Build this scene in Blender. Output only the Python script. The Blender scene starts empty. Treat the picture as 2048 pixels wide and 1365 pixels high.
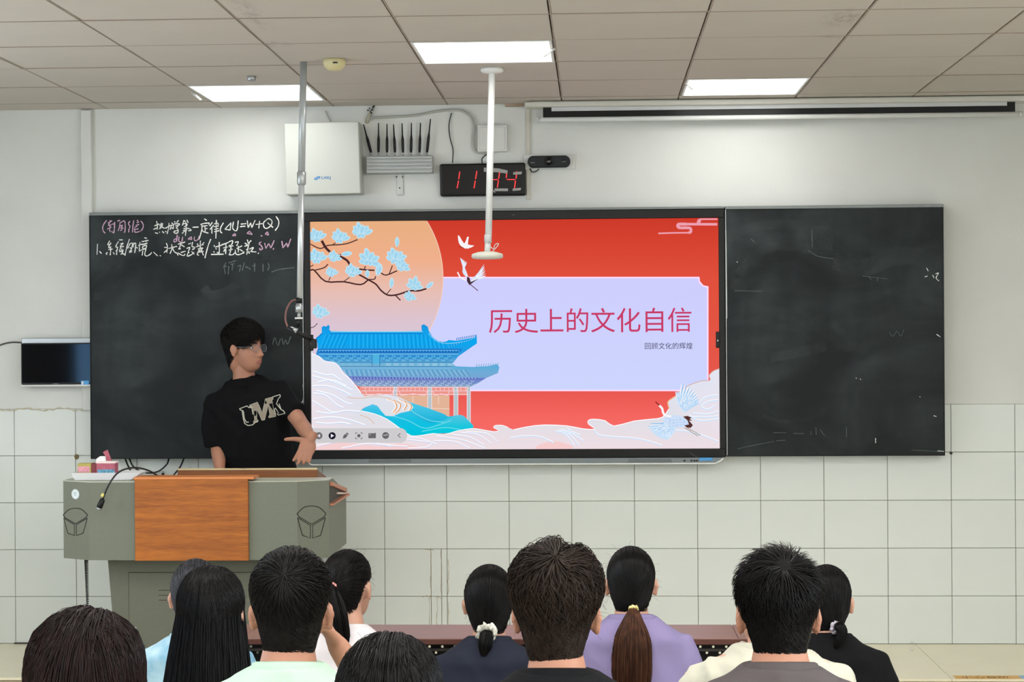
import bpy, bmesh, math, random
import numpy as np
from mathutils import Vector, Matrix
from mathutils.geometry import tessellate_polygon
from mathutils.bvhtree import BVHTree

random.seed(7)
RNG = np.random.default_rng(7)
SC = bpy.context.scene
COL = SC.collection
PI = math.pi

# ------------------------------------------------------------------ camera
YAW, PIT, ROL, FPX, CX, CZ, CD = 4.46e-2, -9e-4, -6.8e-3, 3688.04, 2.8223, 1.5964, 9.6514
R0 = Vector((math.cos(YAW), math.sin(YAW), 0)); F0 = Vector((-math.sin(YAW), math.cos(YAW), 0)); U0 = Vector((0, 0, 1))
F1 = F0 * math.cos(PIT) + U0 * math.sin(PIT); U1 = U0 * math.cos(PIT) - F0 * math.sin(PIT)
CR = R0 * math.cos(ROL) + U1 * math.sin(ROL); CU = U1 * math.cos(ROL) - R0 * math.sin(ROL)
CAM = Vector((CX, -CD, CZ))
cam_d = bpy.data.cameras.new('camera'); cam = bpy.data.objects.new('camera', cam_d); COL.objects.link(cam)
cam.matrix_world = Matrix(((CR.x, CU.x, -F1.x, CAM.x), (CR.y, CU.y, -F1.y, CAM.y), (CR.z, CU.z, -F1.z, CAM.z), (0, 0, 0, 1)))
cam_d.sensor_width = 36; cam_d.lens = FPX / 2048 * 36; cam_d.clip_end = 60; cam_d.clip_start = 0.05
SC.camera = cam

def at(px, py, y):
    """the point of the plane y = const seen at this place of the photograph"""
    d = F1 + CR * ((px - 1024) / FPX) - CU * ((py - 682.5) / FPX)
    return CAM + d * ((y - CAM.y) / d.y)
def atz(px, py, z):
    d = F1 + CR * ((px - 1024) / FPX) - CU * ((py - 682.5) / FPX)
    return CAM + d * ((z - CAM.z) / d.z)

# ------------------------------------------------------------------ world, exposure
W = bpy.data.worlds.new('world'); SC.world = W; W.use_nodes = True
W.node_tree.nodes['Background'].inputs[0].default_value = (.6, .7, .8, 1); W.node_tree.nodes['Background'].inputs[1].default_value = .05
SC.view_settings.view_transform = 'Standard'; SC.view_settings.look = 'None'
SC.view_settings.exposure = 0.0; SC.view_settings.gamma = 1.0; SC.view_settings.use_curve_mapping = False
SC.cycles.use_denoising = True
SC.cycles.max_bounces = 8; SC.cycles.diffuse_bounces = 5; SC.cycles.glossy_bounces = 3
LAMP = 6.2           # emission of the ceiling panels
LAMP_REAR = 15.0     # unseen panels over the seats, set brighter to fill the front wall
WIN = 7.6            # glow of the added side window panes, as fill light

# ------------------------------------------------------------------ helpers
def lin(c):
    return tuple((v / 255 / 12.92) if v / 255 <= .04045 else ((v / 255 + .055) / 1.055) ** 2.4 for v in c)

MATS = {}
def mat(name, rgb, rough=.6, metal=0, spec=.5, noise=0, nscale=20, bump=0, bscale=80, stretch=(1, 1, 1), alpha=1, trans=0, sss=0, coat=0, emit=None, es=1, coord='Object', rgb2=None, aniso=0):
    if name in MATS: return MATS[name]
    m = bpy.data.materials.new(name); m.use_nodes = True; MATS[name] = m
    nt = m.node_tree; b = nt.nodes['Principled BSDF']; L = nt.links
    c = (*lin(rgb), 1)
    b.inputs['Base Color'].default_value = c; b.inputs['Roughness'].default_value = rough; b.inputs['Metallic'].default_value = metal
    b.inputs['Specular IOR Level'].default_value = spec; b.inputs['Alpha'].default_value = alpha
    b.inputs['Transmission Weight'].default_value = trans; b.inputs['Coat Weight'].default_value = coat
    b.inputs['Anisotropic'].default_value = aniso
    if sss: b.inputs['Subsurface Weight'].default_value = sss; b.inputs['Subsurface Radius'].default_value = (.02, .008, .004); b.inputs['Subsurface Scale'].default_value = .4
    if emit: b.inputs['Emission Color'].default_value = (*lin(emit), 1); b.inputs['Emission Strength'].default_value = es
    if noise or bump or rgb2:
        tc = nt.nodes.new('ShaderNodeTexCoord'); mp = nt.nodes.new('ShaderNodeMapping'); mp.inputs['Scale'].default_value = stretch
        L.new(tc.outputs[coord], mp.inputs[0])
    if noise or rgb2:
        n = nt.nodes.new('ShaderNodeTexNoise'); n.inputs['Scale'].default_value = nscale; n.inputs['Detail'].default_value = 5
        L.new(mp.outputs[0], n.inputs['Vector'])
        r = nt.nodes.new('ShaderNodeValToRGB')
        r.color_ramp.elements[0].position = .3; r.color_ramp.elements[1].position = .7
        c2 = lin(rgb2) if rgb2 else tuple(min(1, v * (1 + noise)) for v in c[:3])
        c1 = c[:3] if rgb2 else tuple(v * (1 - noise) for v in c[:3])
        r.color_ramp.elements[0].color = (*c1, 1); r.color_ramp.elements[1].color = (*c2, 1)
        L.new(n.outputs['Fac'], r.inputs[0]); L.new(r.outputs[0], b.inputs['Base Color'])
    if bump:
        n2 = nt.nodes.new('ShaderNodeTexNoise'); n2.inputs['Scale'].default_value = bscale; n2.inputs['Detail'].default_value = 4
        L.new(mp.outputs[0], n2.inputs['Vector'])
        bp = nt.nodes.new('ShaderNodeBump'); bp.inputs['Strength'].default_value = bump; bp.inputs['Distance'].default_value = .004
        L.new(n2.outputs['Fac'], bp.inputs['Height']); L.new(bp.outputs[0], b.inputs['Normal'])
    return m

class MB:
    """collects shapes for one mesh object"""
    def __init__(s): s.v = []; s.f = []; s.m = []; s.s = []
    def add(s, V, F, mi=0, smooth=False):
        o = len(s.v); s.v += [tuple(v) for v in V]; s.f += [tuple(i + o for i in f) for f in F]; s.m += [mi] * len(F); s.s += [smooth] * len(F); return s
    def box(s, lo, hi, bev=0, mi=0, rot=None, seg=1):
        lo, hi = Vector(lo), Vector(hi); c = (lo + hi) / 2; d = hi - lo
        bm = bmesh.new(); bmesh.ops.create_cube(bm, size=1); bmesh.ops.scale(bm, vec=d, verts=bm.verts)
        if bev: bmesh.ops.bevel(bm, geom=bm.edges[:], offset=bev, segments=seg, profile=.5, affect='EDGES')
        if rot is not None: bmesh.ops.rotate(bm, cent=(0, 0, 0), matrix=rot, verts=bm.verts)
        s.add([v.co + c for v in bm.verts], [[v.index for v in f.verts] for f in bm.faces], mi); bm.free(); return s
    def tube(s, path, rad, n=12, mi=0, caps=True, smooth=True):
        V, F = tube(path, rad, n, caps); s.add(V, F, mi, smooth); return s
    def lathe(s, c, prof, n=28, axis='z', mi=0, smooth=True):
        """prof: list of (r, h); axis direction"""
        V = []
        for r, h in prof:
            for k in range(n):
                a = 2 * PI * k / n; x, y = r * math.cos(a), r * math.sin(a)
                p = {'z': (x, y, h), 'y': (x, h, y), 'x': (h, x, y)}[axis]; V.append((c[0] + p[0], c[1] + p[1], c[2] + p[2]))
        F = [(i * n + k, i * n + (k + 1) % n, (i + 1) * n + (k + 1) % n, (i + 1) * n + k) for i in range(len(prof) - 1) for k in range(n)]
        F += [tuple(range(n))[::-1], tuple(range((len(prof) - 1) * n, len(prof) * n))]
        s.add(V, F, mi, smooth); return s
    def prism(s, pts, y0, y1, mi=0, plane='xz'):
        """flat outline extruded along the third axis"""
        n = len(pts)
        mk = (lambda p, y: (p[0], y, p[1])) if plane == 'xz' else ((lambda p, y: (p[0], p[1], y)) if plane == 'xy' else (lambda p, y: (y, p[0], p[1])))
        V = [mk(p, y0) for p in pts] + [mk(p, y1) for p in pts]
        tri = tessellate_polygon([[Vector((p[0], p[1], 0)) for p in pts]])
        F = [t for t in tri] + [tuple(i + n for i in t[::-1]) for t in tri] + [(i, (i + 1) % n, n + (i + 1) % n, n + i) for i in range(n)]
        s.add(V, F, mi); return s

def tube(path, rad, n=12, caps=True):
    P = [Vector(p) for p in path]; K = len(P)
    if not hasattr(rad, '__len__'): rad = [rad] * K
    T = [(P[min(i + 1, K - 1)] - P[max(i - 1, 0)]).normalized() for i in range(K)]
    ref = Vector((1, 0, 0)) if abs(T[0].x) < .8 else Vector((0, 1, 0))
    a = (ref - T[0] * ref.dot(T[0])).normalized(); V = []
    for i in range(K):
        a = (a - T[i] * a.dot(T[i])).normalized(); b = T[i].cross(a); r = rad[i]; ra, rb = (r if hasattr(r, '__len__') else (r, r))
        for k in range(n):
            t = 2 * PI * k / n; V.append(P[i] + a * (ra * math.cos(t)) + b * (rb * math.sin(t)))
    F = [(i * n + k, i * n + (k + 1) % n, (i + 1) * n + (k + 1) % n, (i + 1) * n + k) for i in range(K - 1) for k in range(n)]
    if caps: F += [tuple(range(n))[::-1], tuple(range((K - 1) * n, K * n))]
    return V, F

def crom(P, sub=6):
    """smooth curve through the points"""
    P = [Vector(p) for p in P]
    if len(P) < 3: return P
    Q = [P[0] * 2 - P[1]] + P + [P[-1] * 2 - P[-2]]; out = []
    for i in range(1, len(Q) - 2):
        for k in range(sub):
            t = k / sub; a, b, c, d = Q[i - 1], Q[i], Q[i + 1], Q[i + 2]
            out.append(.5 * ((2 * b) + (c - a) * t + (2 * a - 5 * b + 4 * c - d) * t * t + (3 * b - a - 3 * c + d) * t ** 3))
    return out + [P[-1]]

WL = {}      # world location of empties
def link(o, parent=None):
    COL.objects.link(o)
    if parent: o.parent = parent
    return o
def wloc(o):
    v = Vector((0, 0, 0))
    while o is not None: v += Vector(o.location); o = o.parent
    return v
def obj(name, mb, mats, parent=None, local=False, origin=None):
    me = bpy.data.meshes.new(name)
    off = wloc(parent) if (parent and not local) else Vector((0, 0, 0))
    org = Vector(origin) if origin is not None else off
    V = [tuple(Vector(v) - org) for v in mb.v]
    me.from_pydata(V, [], mb.f)
    for m in (mats if isinstance(mats, (list, tuple)) else [mats]): me.materials.append(m)
    me.polygons.foreach_set('material_index', mb.m); me.polygons.foreach_set('use_smooth', mb.s); me.update()
    o = bpy.data.objects.new(name, me); o.location = org - off if not local else (0, 0, 0)
    return link(o, parent)
def tag(o, label, cat, group=None, kind=None):
    if label: o['label'] = label
    if cat: o['category'] = cat
    if group: o['group'] = group
    if kind: o['kind'] = kind
    return o
def thing(name, loc, label, cat, group=None):
    o = bpy.data.objects.new(name, None); o.location = loc; o.empty_display_size = .1; COL.objects.link(o); return tag(o, label, cat, group)
def struct(name, mb, m, parent=None, label=None):
    o = obj(name, mb, m, parent)
    if not parent: o['kind'] = 'structure'
    if label: o['label'] = label
    return o
def recalc(o):
    bm = bmesh.new(); bm.from_mesh(o.data); bmesh.ops.recalc_face_normals(bm, faces=bm.faces); bm.to_mesh(o.data); bm.free(); return o

def fast_mesh(name, V, Q, smooth=True):
    """numpy vertices and quads to a mesh"""
    me = bpy.data.meshes.new(name); nq, k = Q.shape
    me.vertices.add(len(V)); me.vertices.foreach_set('co', np.ascontiguousarray(V, dtype=np.float32).ravel())
    me.loops.add(nq * k); me.loops.foreach_set('vertex_index', Q.astype(np.int32).ravel())
    me.polygons.add(nq); me.polygons.foreach_set('loop_start', np.arange(0, nq * k, k, dtype=np.int32))
    me.polygons.foreach_set('use_smooth', np.full(nq, smooth)); me.update(calc_edges=True); return me

# ------------------------------------------------------------------ materials
M_PL = mat('wall_plaster', (211, 213, 209), .85, noise=.03, nscale=3, bump=.15, bscale=60)
M_TILE = mat('wall_tile_glaze', (214, 219, 214), .32, noise=.025, nscale=2.2, coord='Object')
M_GROUT = mat('grout', (150, 140, 122), .9)
M_FLOOR = mat('platform_tile_glaze', (226, 218, 188), .25, noise=.03, nscale=3)
M_FLOOR2 = mat('room_floor_tile', (190, 184, 165), .3, noise=.05, nscale=4)
M_DARKGAP = mat('dark_gap', (60, 52, 46), .9)
M_RAIL = mat('ceiling_rail_metal', (158, 146, 130), .6, noise=.12, nscale=14)
M_WHITE = mat('white_plastic', (206, 208, 205), .45)
M_WHITE2 = mat('white_metal', (226, 228, 226), .35)
M_GREYM = mat('grey_metal', (168, 172, 172), .35, metal=.6)
M_ALU = mat('aluminium', (175, 180, 182), .35, metal=.7)
M_BLACK = mat('black_plastic', (9, 10, 11), .4, spec=.3)
M_BLACKG = mat('black_gloss', (8, 8, 9), .06, spec=1)
M_CABLE = mat('black_cable', (16, 16, 18), .5)
M_WCABLE = mat('grey_cable', (168, 168, 162), .6)
M_STEEL = mat('podium_steel', (110, 114, 99), .5, noise=.03, nscale=60)
M_STEELD = mat('podium_steel_dark', (98, 100, 85), .5, noise=.03, nscale=60)
M_INK = mat('dark_print', (22, 26, 20), .7)
M_DESK = mat('desk_laminate', (132, 98, 88), .35, noise=.05, nscale=5, stretch=(1, 8, 8))
M_DESKE = mat('desk_edge', (92, 55, 46), .4)

def wood(name, a, b, sc=3.2):
    m = bpy.data.materials.new(name); m.use_nodes = True; nt = m.node_tree; L = nt.links; bs = nt.nodes['Principled BSDF']
    tc = nt.nodes.new('ShaderNodeTexCoord'); mp = nt.nodes.new('ShaderNodeMapping'); mp.inputs['Scale'].default_value = (.55, 2, 9)
    n0 = nt.nodes.new('ShaderNodeTexNoise'); n0.inputs['Scale'].default_value = sc; n0.inputs['Detail'].default_value = 6; n0.inputs['Distortion'].default_value = .6
    n1 = nt.nodes.new('ShaderNodeTexNoise'); n1.inputs['Scale'].default_value = 12; n1.inputs['Detail'].default_value = 8
    mp1 = nt.nodes.new('ShaderNodeMapping'); mp1.inputs['Scale'].default_value = (1.2, 2, 26)
    L.new(tc.outputs['Object'], mp.inputs[0]); L.new(tc.outputs['Object'], mp1.inputs[0]); L.new(mp.outputs[0], n0.inputs['Vector']); L.new(mp1.outputs[0], n1.inputs['Vector'])
    mx = nt.nodes.new('ShaderNodeMath'); mx.operation = 'ADD'; L.new(n0.outputs['Fac'], mx.inputs[0]); L.new(n1.outputs['Fac'], mx.inputs[1])
    r = nt.nodes.new('ShaderNodeValToRGB'); r.color_ramp.elements[0].position = .36; r.color_ramp.elements[1].position = .64
    hf = nt.nodes.new('ShaderNodeMath'); hf.operation = 'MULTIPLY'; hf.inputs[1].default_value = .5; L.new(mx.outputs[0], hf.inputs[0])
    r.color_ramp.elements[0].color = (*lin(a), 1); r.color_ramp.elements[1].color = (*lin(b), 1)
    L.new(hf.outputs[0], r.inputs[0]); L.new(r.outputs[0], bs.inputs['Base Color']); bs.inputs['Roughness'].default_value = .38; MATS[name] = m; return m
M_WOOD = wood('orange_wood', (132, 68, 10), (184, 106, 26))
M_WOODD = wood('brown_wood', (112, 62, 24), (140, 82, 36))
M_WOODE = mat('light_wood_edge', (206, 128, 72), .4)

def board_mat():
    m = bpy.data.materials.new('chalkboard_green_black'); m.use_nodes = True; nt = m.node_tree; L = nt.links; bs = nt.nodes['Principled BSDF']
    tc = nt.nodes.new('ShaderNodeTexCoord')
    def layer(scale, st, lo, hi, dist=0, rot=0, det=5):
        mp = nt.nodes.new('ShaderNodeMapping'); mp.inputs['Scale'].default_value = st; mp.inputs['Rotation'].default_value = (0, rot, 0)
        n = nt.nodes.new('ShaderNodeTexNoise'); n.inputs['Scale'].default_value = scale; n.inputs['Detail'].default_value = det; n.inputs['Distortion'].default_value = dist
        L.new(tc.outputs['Object'], mp.inputs[0]); L.new(mp.outputs[0], n.inputs['Vector'])
        mr = nt.nodes.new('ShaderNodeMapRange'); mr.inputs[1].default_value = lo; mr.inputs[2].default_value = hi; L.new(n.outputs['Fac'], mr.inputs[0]); return mr.outputs[0]
    a = layer(2.2, (1, 1, 1.3), .38, .8, .7); b = layer(7, (1, 1, .22), .35, .8, .4, .25); c = layer(9, (.25, 1, 1), .45, .85, 1, -.3)
    def mul(x, y, op='MULTIPLY'):
        q = nt.nodes.new('ShaderNodeMath'); q.operation = op
        for i, v in enumerate((x, y)):
            if isinstance(v, (int, float)): q.inputs[i].default_value = v
            else: L.new(v, q.inputs[i])
        return q.outputs[0]
    s = mul(mul(a, mul(b, mul(c, .6), 'ADD')), mul(a, .35), 'ADD')
    mx = nt.nodes.new('ShaderNodeMix'); mx.data_type = 'RGBA'
    mx.inputs[6].default_value = (*lin((17, 22, 24)), 1); mx.inputs[7].default_value = (*lin((54, 62, 64)), 1)
    L.new(s, mx.inputs[0]); L.new(mx.outputs[2], bs.inputs['Base Color']); bs.inputs['Roughness'].default_value = .6; bs.inputs['Specular IOR Level'].default_value = .25
    return m
M_BOARD = board_mat()
M_CHALK = mat('white_chalk', (232, 234, 230), .95)
M_CHALKP = mat('pink_chalk', (198, 162, 188), .95)
M_CHALKF = mat('faint_chalk', (92, 104, 102), .95)
M_CHALKG = mat('chalk_smear', (58, 67, 68), .95)

def ceiling_mat():
    m = mat('ceiling_board', (193, 186, 177), .9, noise=.02, nscale=4, bump=.1, bscale=150); m = m.copy(); m.name = 'ceiling_board_stained'
    nt = m.node_tree; L = nt.links; bs = nt.nodes['Principled BSDF']; ramp = [n for n in nt.nodes if n.type == 'VALTORGB'][0]
    geo = nt.nodes.new('ShaderNodeNewGeometry'); cur = ramp.outputs[0]
    ns = nt.nodes.new('ShaderNodeTexNoise'); ns.inputs['Scale'].default_value = 9; ns.inputs['Detail'].default_value = 8; ns.inputs['Roughness'].default_value = .7
    mp = nt.nodes.new('ShaderNodeMapping'); mp.inputs['Scale'].default_value = (3, 1, 1); L.new(geo.outputs['Position'], mp.inputs[0]); L.new(mp.outputs[0], ns.inputs['Vector'])
    for (px0, py0, rx, ry) in ((500, 25, .05, .42), (545, 88, .1, .09), (1690, 35, .09, .22), (1672, 73, .13, .05)):
        c = atz(px0, py0, 2.83)
        v = nt.nodes.new('ShaderNodeVectorMath'); v.operation = 'SUBTRACT'; L.new(geo.outputs['Position'], v.inputs[0]); v.inputs[1].default_value = c
        d = nt.nodes.new('ShaderNodeVectorMath'); d.operation = 'DIVIDE'; L.new(v.outputs[0], d.inputs[0]); d.inputs[1].default_value = (rx, ry, 9)
        ln = nt.nodes.new('ShaderNodeVectorMath'); ln.operation = 'LENGTH'; L.new(d.outputs[0], ln.inputs[0])
        mr = nt.nodes.new('ShaderNodeMapRange'); mr.inputs[1].default_value = 1.1; mr.inputs[2].default_value = .2; L.new(ln.outputs['Value'], mr.inputs[0])
        mr2 = nt.nodes.new('ShaderNodeMapRange'); mr2.inputs[1].default_value = .45; mr2.inputs[2].default_value = .65; L.new(ns.outputs['Fac'], mr2.inputs[0])
        q = nt.nodes.new('ShaderNodeMath'); q.operation = 'MULTIPLY'; L.new(mr.outputs[0], q.inputs[0]); L.new(mr2.outputs[0], q.inputs[1])
        q2 = nt.nodes.new('ShaderNodeMath'); q2.operation = 'MULTIPLY'; L.new(q.outputs[0], q2.inputs[0]); q2.inputs[1].default_value = .55
        mx = nt.nodes.new('ShaderNodeMix'); mx.data_type = 'RGBA'; L.new(q2.outputs[0], mx.inputs[0]); L.new(cur, mx.inputs[6]); mx.inputs[7].default_value = (*lin((105, 88, 88)), 1); cur = mx.outputs[2]
    L.new(cur, bs.inputs['Base Color']); return m
M_CEIL = ceiling_mat()
M_LIGHT = mat('lamp_diffuser', (255, 255, 255), .5, emit=(255, 253, 250), es=LAMP)
M_LIGHT2 = mat('lamp_diffuser_rear', (255, 255, 255), .5, emit=(255, 253, 250), es=LAMP_REAR)

# ------------------------------------------------------------------ setting
XL, XR, YB, ZC, ZF = -1.6, 6.6, -12.0, 2.8294, -0.2
TX0, TW, TH = -.2537, .328, .249
CX0, CY0 = .2627, .2576
# front wall: base, plaster, tiles
wall = struct('wall_front', MB().box((XL - .1, .008, ZF), (XR + .1, .2, ZC + .2)), M_GROUT)
struct('plaster', MB().box((XL, -.004, 5 * TH), (XR, .008, ZC)), M_PL, wall)
tile_m = None
def tile_piece(x0, x1, row, mesh=None, parent=wall):
    g = .0013; w = x1 - x0 - 2 * g
    if mesh is None:
        mb = MB().box((-w / 2, 0, -TH / 2 + g), (w / 2, .0085, TH / 2 - g), .0012)
        mesh = bpy.data.meshes.new('tile'); mesh.from_pydata(mb.v, [], mb.f); mesh.materials.append(M_TILE)
    o = bpy.data.objects.new('tile', mesh); o.location = ((x0 + x1) / 2, random.uniform(-.0006, .0004), (row + .5) * TH); o.rotation_euler = (random.uniform(-.002, .002), 0, random.uniform(-.002, .002)); link(o, parent); return mesh
k0 = int((XL - TX0) / TW) - 1
for row in range(5):
    for k in range(k0, int((XR - TX0) / TW) + 1):
        a, b = TX0 + k * TW, TX0 + (k + 1) * TW
        if k == 6 and row < 2:
            p, q = at(862, 1150, 0).x, at(883, 1150, 0).x
            for u, v in ((a, p), (p, q), (q, b)): tile_piece(u, v, row)
            continue
        tile_m = tile_piece(a, b, row, tile_m)
# walls left, right, back
struct('wall_left', MB().box((XL - .1, YB, ZF), (XL, .008, ZC)), M_PL)
struct('wall_right', MB().box((XR, YB, ZF), (XR + .1, .008, ZC)), M_PL)
struct('wall_back', MB().box((XL, YB - .1, ZF), (XR, YB, ZC)), M_PL)
# vertical boxed pipe of the wall on the left
pl, pr_ = at(163, 500, -.03).x, at(184, 500, -.03).x
struct('trim_1', MB().box((pl, -.035, 5 * TH - .01), (pr_, -.002, ZC - .006), .004), M_PL)
# floor of the room and platform
fl = struct('floor', MB().box((XL, YB, ZF - .1), (XR, -.965, ZF)), M_FLOOR2)
PE = -.975
plat = struct('platform', MB().box((XL, PE + .012, ZF), (XR, .01, -.012)), M_GROUT); plat['kind'] = 'structure'
seam = at(1903, 1357, PE).x
for k in range(-8, 6):
    a, b = seam + k * .8, seam + (k + 1) * .8
    a, b = max(a, XL), min(b, XR)
    if b - a > .05:
        struct('tile', MB().box((a + .001, PE - .012, -.012), (b - .001, -.001, 0), .001), M_FLOOR, plat)
        struct('riser_tile', MB().box((a + .001, PE, ZF + .002), (b - .001, PE + .012, -.014), .001), mat('riser_tile', (172, 160, 130), .4), plat)
# ceiling
ceil = struct('ceiling', MB().box((XL, YB, ZC + .03), (XR, .008, ZC + .13)), M_DARKGAP)
mb = MB().box((-.294, -.2962, 0), (.294, .2962, .012), .0015)
ct = bpy.data.meshes.new('ceiling_tile'); ct.from_pydata(mb.v, [], mb.f); ct.materials.append(M_CEIL)
lights = {(1, 0), (3, 2), (5, 0)}
for j in range(6, 20, 3):  # unseen rear panels, rows packed closer for more fill on the front wall
    for i in (-1, 1, 3, 5, 7, 9): lights.add((i, j))
nx0, nx1 = -3, 10
for i in range(nx0, nx1 + 1):
    for j in range(-1, 20):
        x0, x1 = CX0 + i * .6, CX0 + (i + 1) * .6; y0, y1 = -(CY0 + j * .6), -(CY0 + (j + 1) * .6)
        if (i, j) in lights: continue
        if j == -1:
            y0 = -.005
            m2 = MB().box((max(x0, XL) + .0045, y1 + .002, ZC), (min(x1, XR) - .0045, y0, ZC + .012), .0015)
            if min(x1, XR) - max(x0, XL) > .05: struct('ceiling_tile', m2, M_CEIL, ceil)
            continue
        if x0 < XL - .05 or x1 > XR + .3: continue
        o = bpy.data.objects.new('ceiling_tile', ct); o.location = ((x0 + x1) / 2, (y0 + y1) / 2, ZC + random.uniform(-.001, .002))
        o.rotation_euler = (random.uniform(-.003, .003), random.uniform(-.003, .003), 0); link(o, ceil)
for i in range(nx0 + 1, nx1 + 1):
    x = CX0 + i * .6
    struct('ceiling_rail', MB().box((x - .0005, YB, ZC + .001), (x + .0058, -.004, ZC + .016), .001), M_RAIL, ceil)
for j in range(0, 20):
    y = -(CY0 + j * .6)
    for i in range(nx0, nx1 + 1):
        xa, xb = max(XL, CX0 + i * .6 + .006), min(XR, CX0 + (i + 1) * .6 - .001)
        if xb - xa > .05 and y > -5: struct('cross_rail', MB().box((xa, y - .006, ZC - .0006), (xb, y + .006, ZC + .012)), mat('cross_rail_metal', (150, 136, 122), .7), ceil)
# left wall: blue curtain, and a black one added to darken the small screen's reflection
for cy0, cy1, cm, lab in ((-6.7, -5.72, mat('blue_curtain', (96, 130, 158), .8), 'pale blue curtain hanging on the side wall'), (-5.72, -4.2, mat('black_curtain', (22, 20, 20), .9), 'black blackout curtain hanging on the side wall')):
    mb = MB(); n = 90; V = []
    for k in range(n + 1):
        t = k / n; V += [(XL + .09 + .03 * math.sin(t * 60), cy0 + (cy1 - cy0) * t, z) for z in (.1, 2.5)]
    mb.add(V, [(2 * k, 2 * k + 1, 2 * k + 3, 2 * k + 2) for k in range(n)], 0, True); tag(obj('curtain', mb, cm), lab, 'curtain')
def sheer(name, rgb):
    m = bpy.data.materials.new(name); m.use_nodes = True; nt = m.node_tree; b = nt.nodes['Principled BSDF']; b.inputs['Base Color'].default_value = (*lin(rgb), 1); b.inputs['Roughness'].default_value = .9
    t = nt.nodes.new('ShaderNodeBsdfTranslucent'); t.inputs[0].default_value = (*lin(rgb), 1); x = nt.nodes.new('ShaderNodeMixShader'); x.inputs[0].default_value = .6
    nt.links.new(b.outputs[0], x.inputs[1]); nt.links.new(t.outputs[0], x.inputs[2]); nt.links.new(x.outputs[0], nt.nodes['Material Output'].inputs[0]); return m
for o_ in COL.objects:
    if o_.name == 'curtain': o_.data.materials[0] = sheer('sheer_blue_curtain', (120, 160, 190))
# unseen side windows, glowing panes added to fill the front wall with light
M_PANE = mat('window_glass', (235, 240, 245), .05, trans=1, alpha=.15)
wn = 0
for side_x, sg in ((XR, -1), (XL, 1)):
    for yc in ((-6.2, -9.4) if sg == -1 else (-3.05, -6.2, -9.4)):  # left ones also match the shadows and the mirrored curtain
        wn += 1; nm = 'window_%d' % wn; mb = MB(); t = .05; xa_, xb_ = sorted((side_x, side_x + sg * .03))
        for lo, hi in (((yc - .9, .8), (yc + .9, .8 + t)), ((yc - .9, 2.4 - t), (yc + .9, 2.4)), ((yc - .9, .8), (yc - .9 + t, 2.4)), ((yc + .9 - t, .8), (yc + .9, 2.4)), ((yc - .025, .8), (yc + .025, 2.4))): mb.box((xa_, lo[0], lo[1]), (xb_, hi[0], hi[1]), .003)
        f = struct(nm, mb, M_WHITE2)
        for q0, q1 in ((yc - .85, yc - .025), (yc + .025, yc + .85)): obj('pane', MB().box((side_x + sg * .004, q0, .85), (side_x + sg * .008, q1, 2.35)), mat('sky_pane', (230, 238, 245), .1, emit=(225, 236, 250), es=WIN), f)

# ceiling lamps
def lamp(i, j, label, grp=None):
    x0, y1 = CX0 + i * .6 + .02, -(CY0 + (j + 1) * .6) + .02; x1, y0 = x0 + .56, y1 + .56
    r = thing('ceiling_light', ((x0 + x1) / 2, (y0 + y1) / 2, ZC), label, 'light', grp)
    f = MB(); t = .012
    for lo, hi in (((x0 - t, y0), (x1 + t, y0 + t)), ((x0 - t, y1 - t), (x1 + t, y1)), ((x0 - t, y1), (x0, y0)), ((x1, y1), (x1 + t, y0))):
        f.box((*lo, ZC - .004), (*hi, ZC + .02), .001)
    obj('frame', f, M_WHITE2, r)
    obj('diffuser', MB().box((x0, y1, ZC - .001), (x1, y0, ZC + .01)), M_LIGHT2 if j >= 6 else M_LIGHT, r)
    return r
l1 = lamp(1, 0, 'square ceiling panel light over the left chalkboard, half behind the grey pole', 'ceiling panel lights')
l2 = lamp(3, 2, 'square ceiling panel light above the white drop pole, nearest and highest', 'ceiling panel lights')
l3 = lamp(5, 0, 'square ceiling panel light above the rolled projection screen', 'ceiling panel lights')
for (i, j) in sorted(lights):
    if j >= 6: lamp(i, j, 'square panel light in the rear part of the ceiling', 'rear ceiling panel lights')
def clip(r, px, py, dx, dz, L=.07):
    p = atz(px, py, ZC - .02); d = Vector((dx, -.2, dz)).normalized() * L
    obj('clip', MB().tube([p - d / 2, p + d / 2], [.006, .006], 8), M_WHITE, r)
clip(l1, 392, 192, .6, -.5); clip(l2, 1098, 105, .7, .45, .06); clip(l3, 1378, 172, -.6, .5, .05)
# detectors
p = atz(669, 119, ZC); d = thing('smoke_detector', p, 'yellowed round smoke detector on the ceiling beside the grey pole', 'detector')
obj('housing', MB().lathe(p, [(.048, 0), (.05, -.012), (.046, -.03), (.03, -.046), (.012, -.05)]), mat('yellowed_plastic', (206, 196, 150), .5), d)
obj('vent', MB().box(p + Vector((.0, -.052, -.024)), p + Vector((.02, -.046, -.018))), M_DARKGAP, d)
p = atz(503, 152, ZC); s = obj('ceiling_sensor', MB().lathe(p, [(.02, 0), (.022, -.003), (.021, -.022), (.012, -.026)], 20), M_GREYM); tag(s, 'small grey round sensor on the ceiling behind the left panel light', 'sensor')

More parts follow.
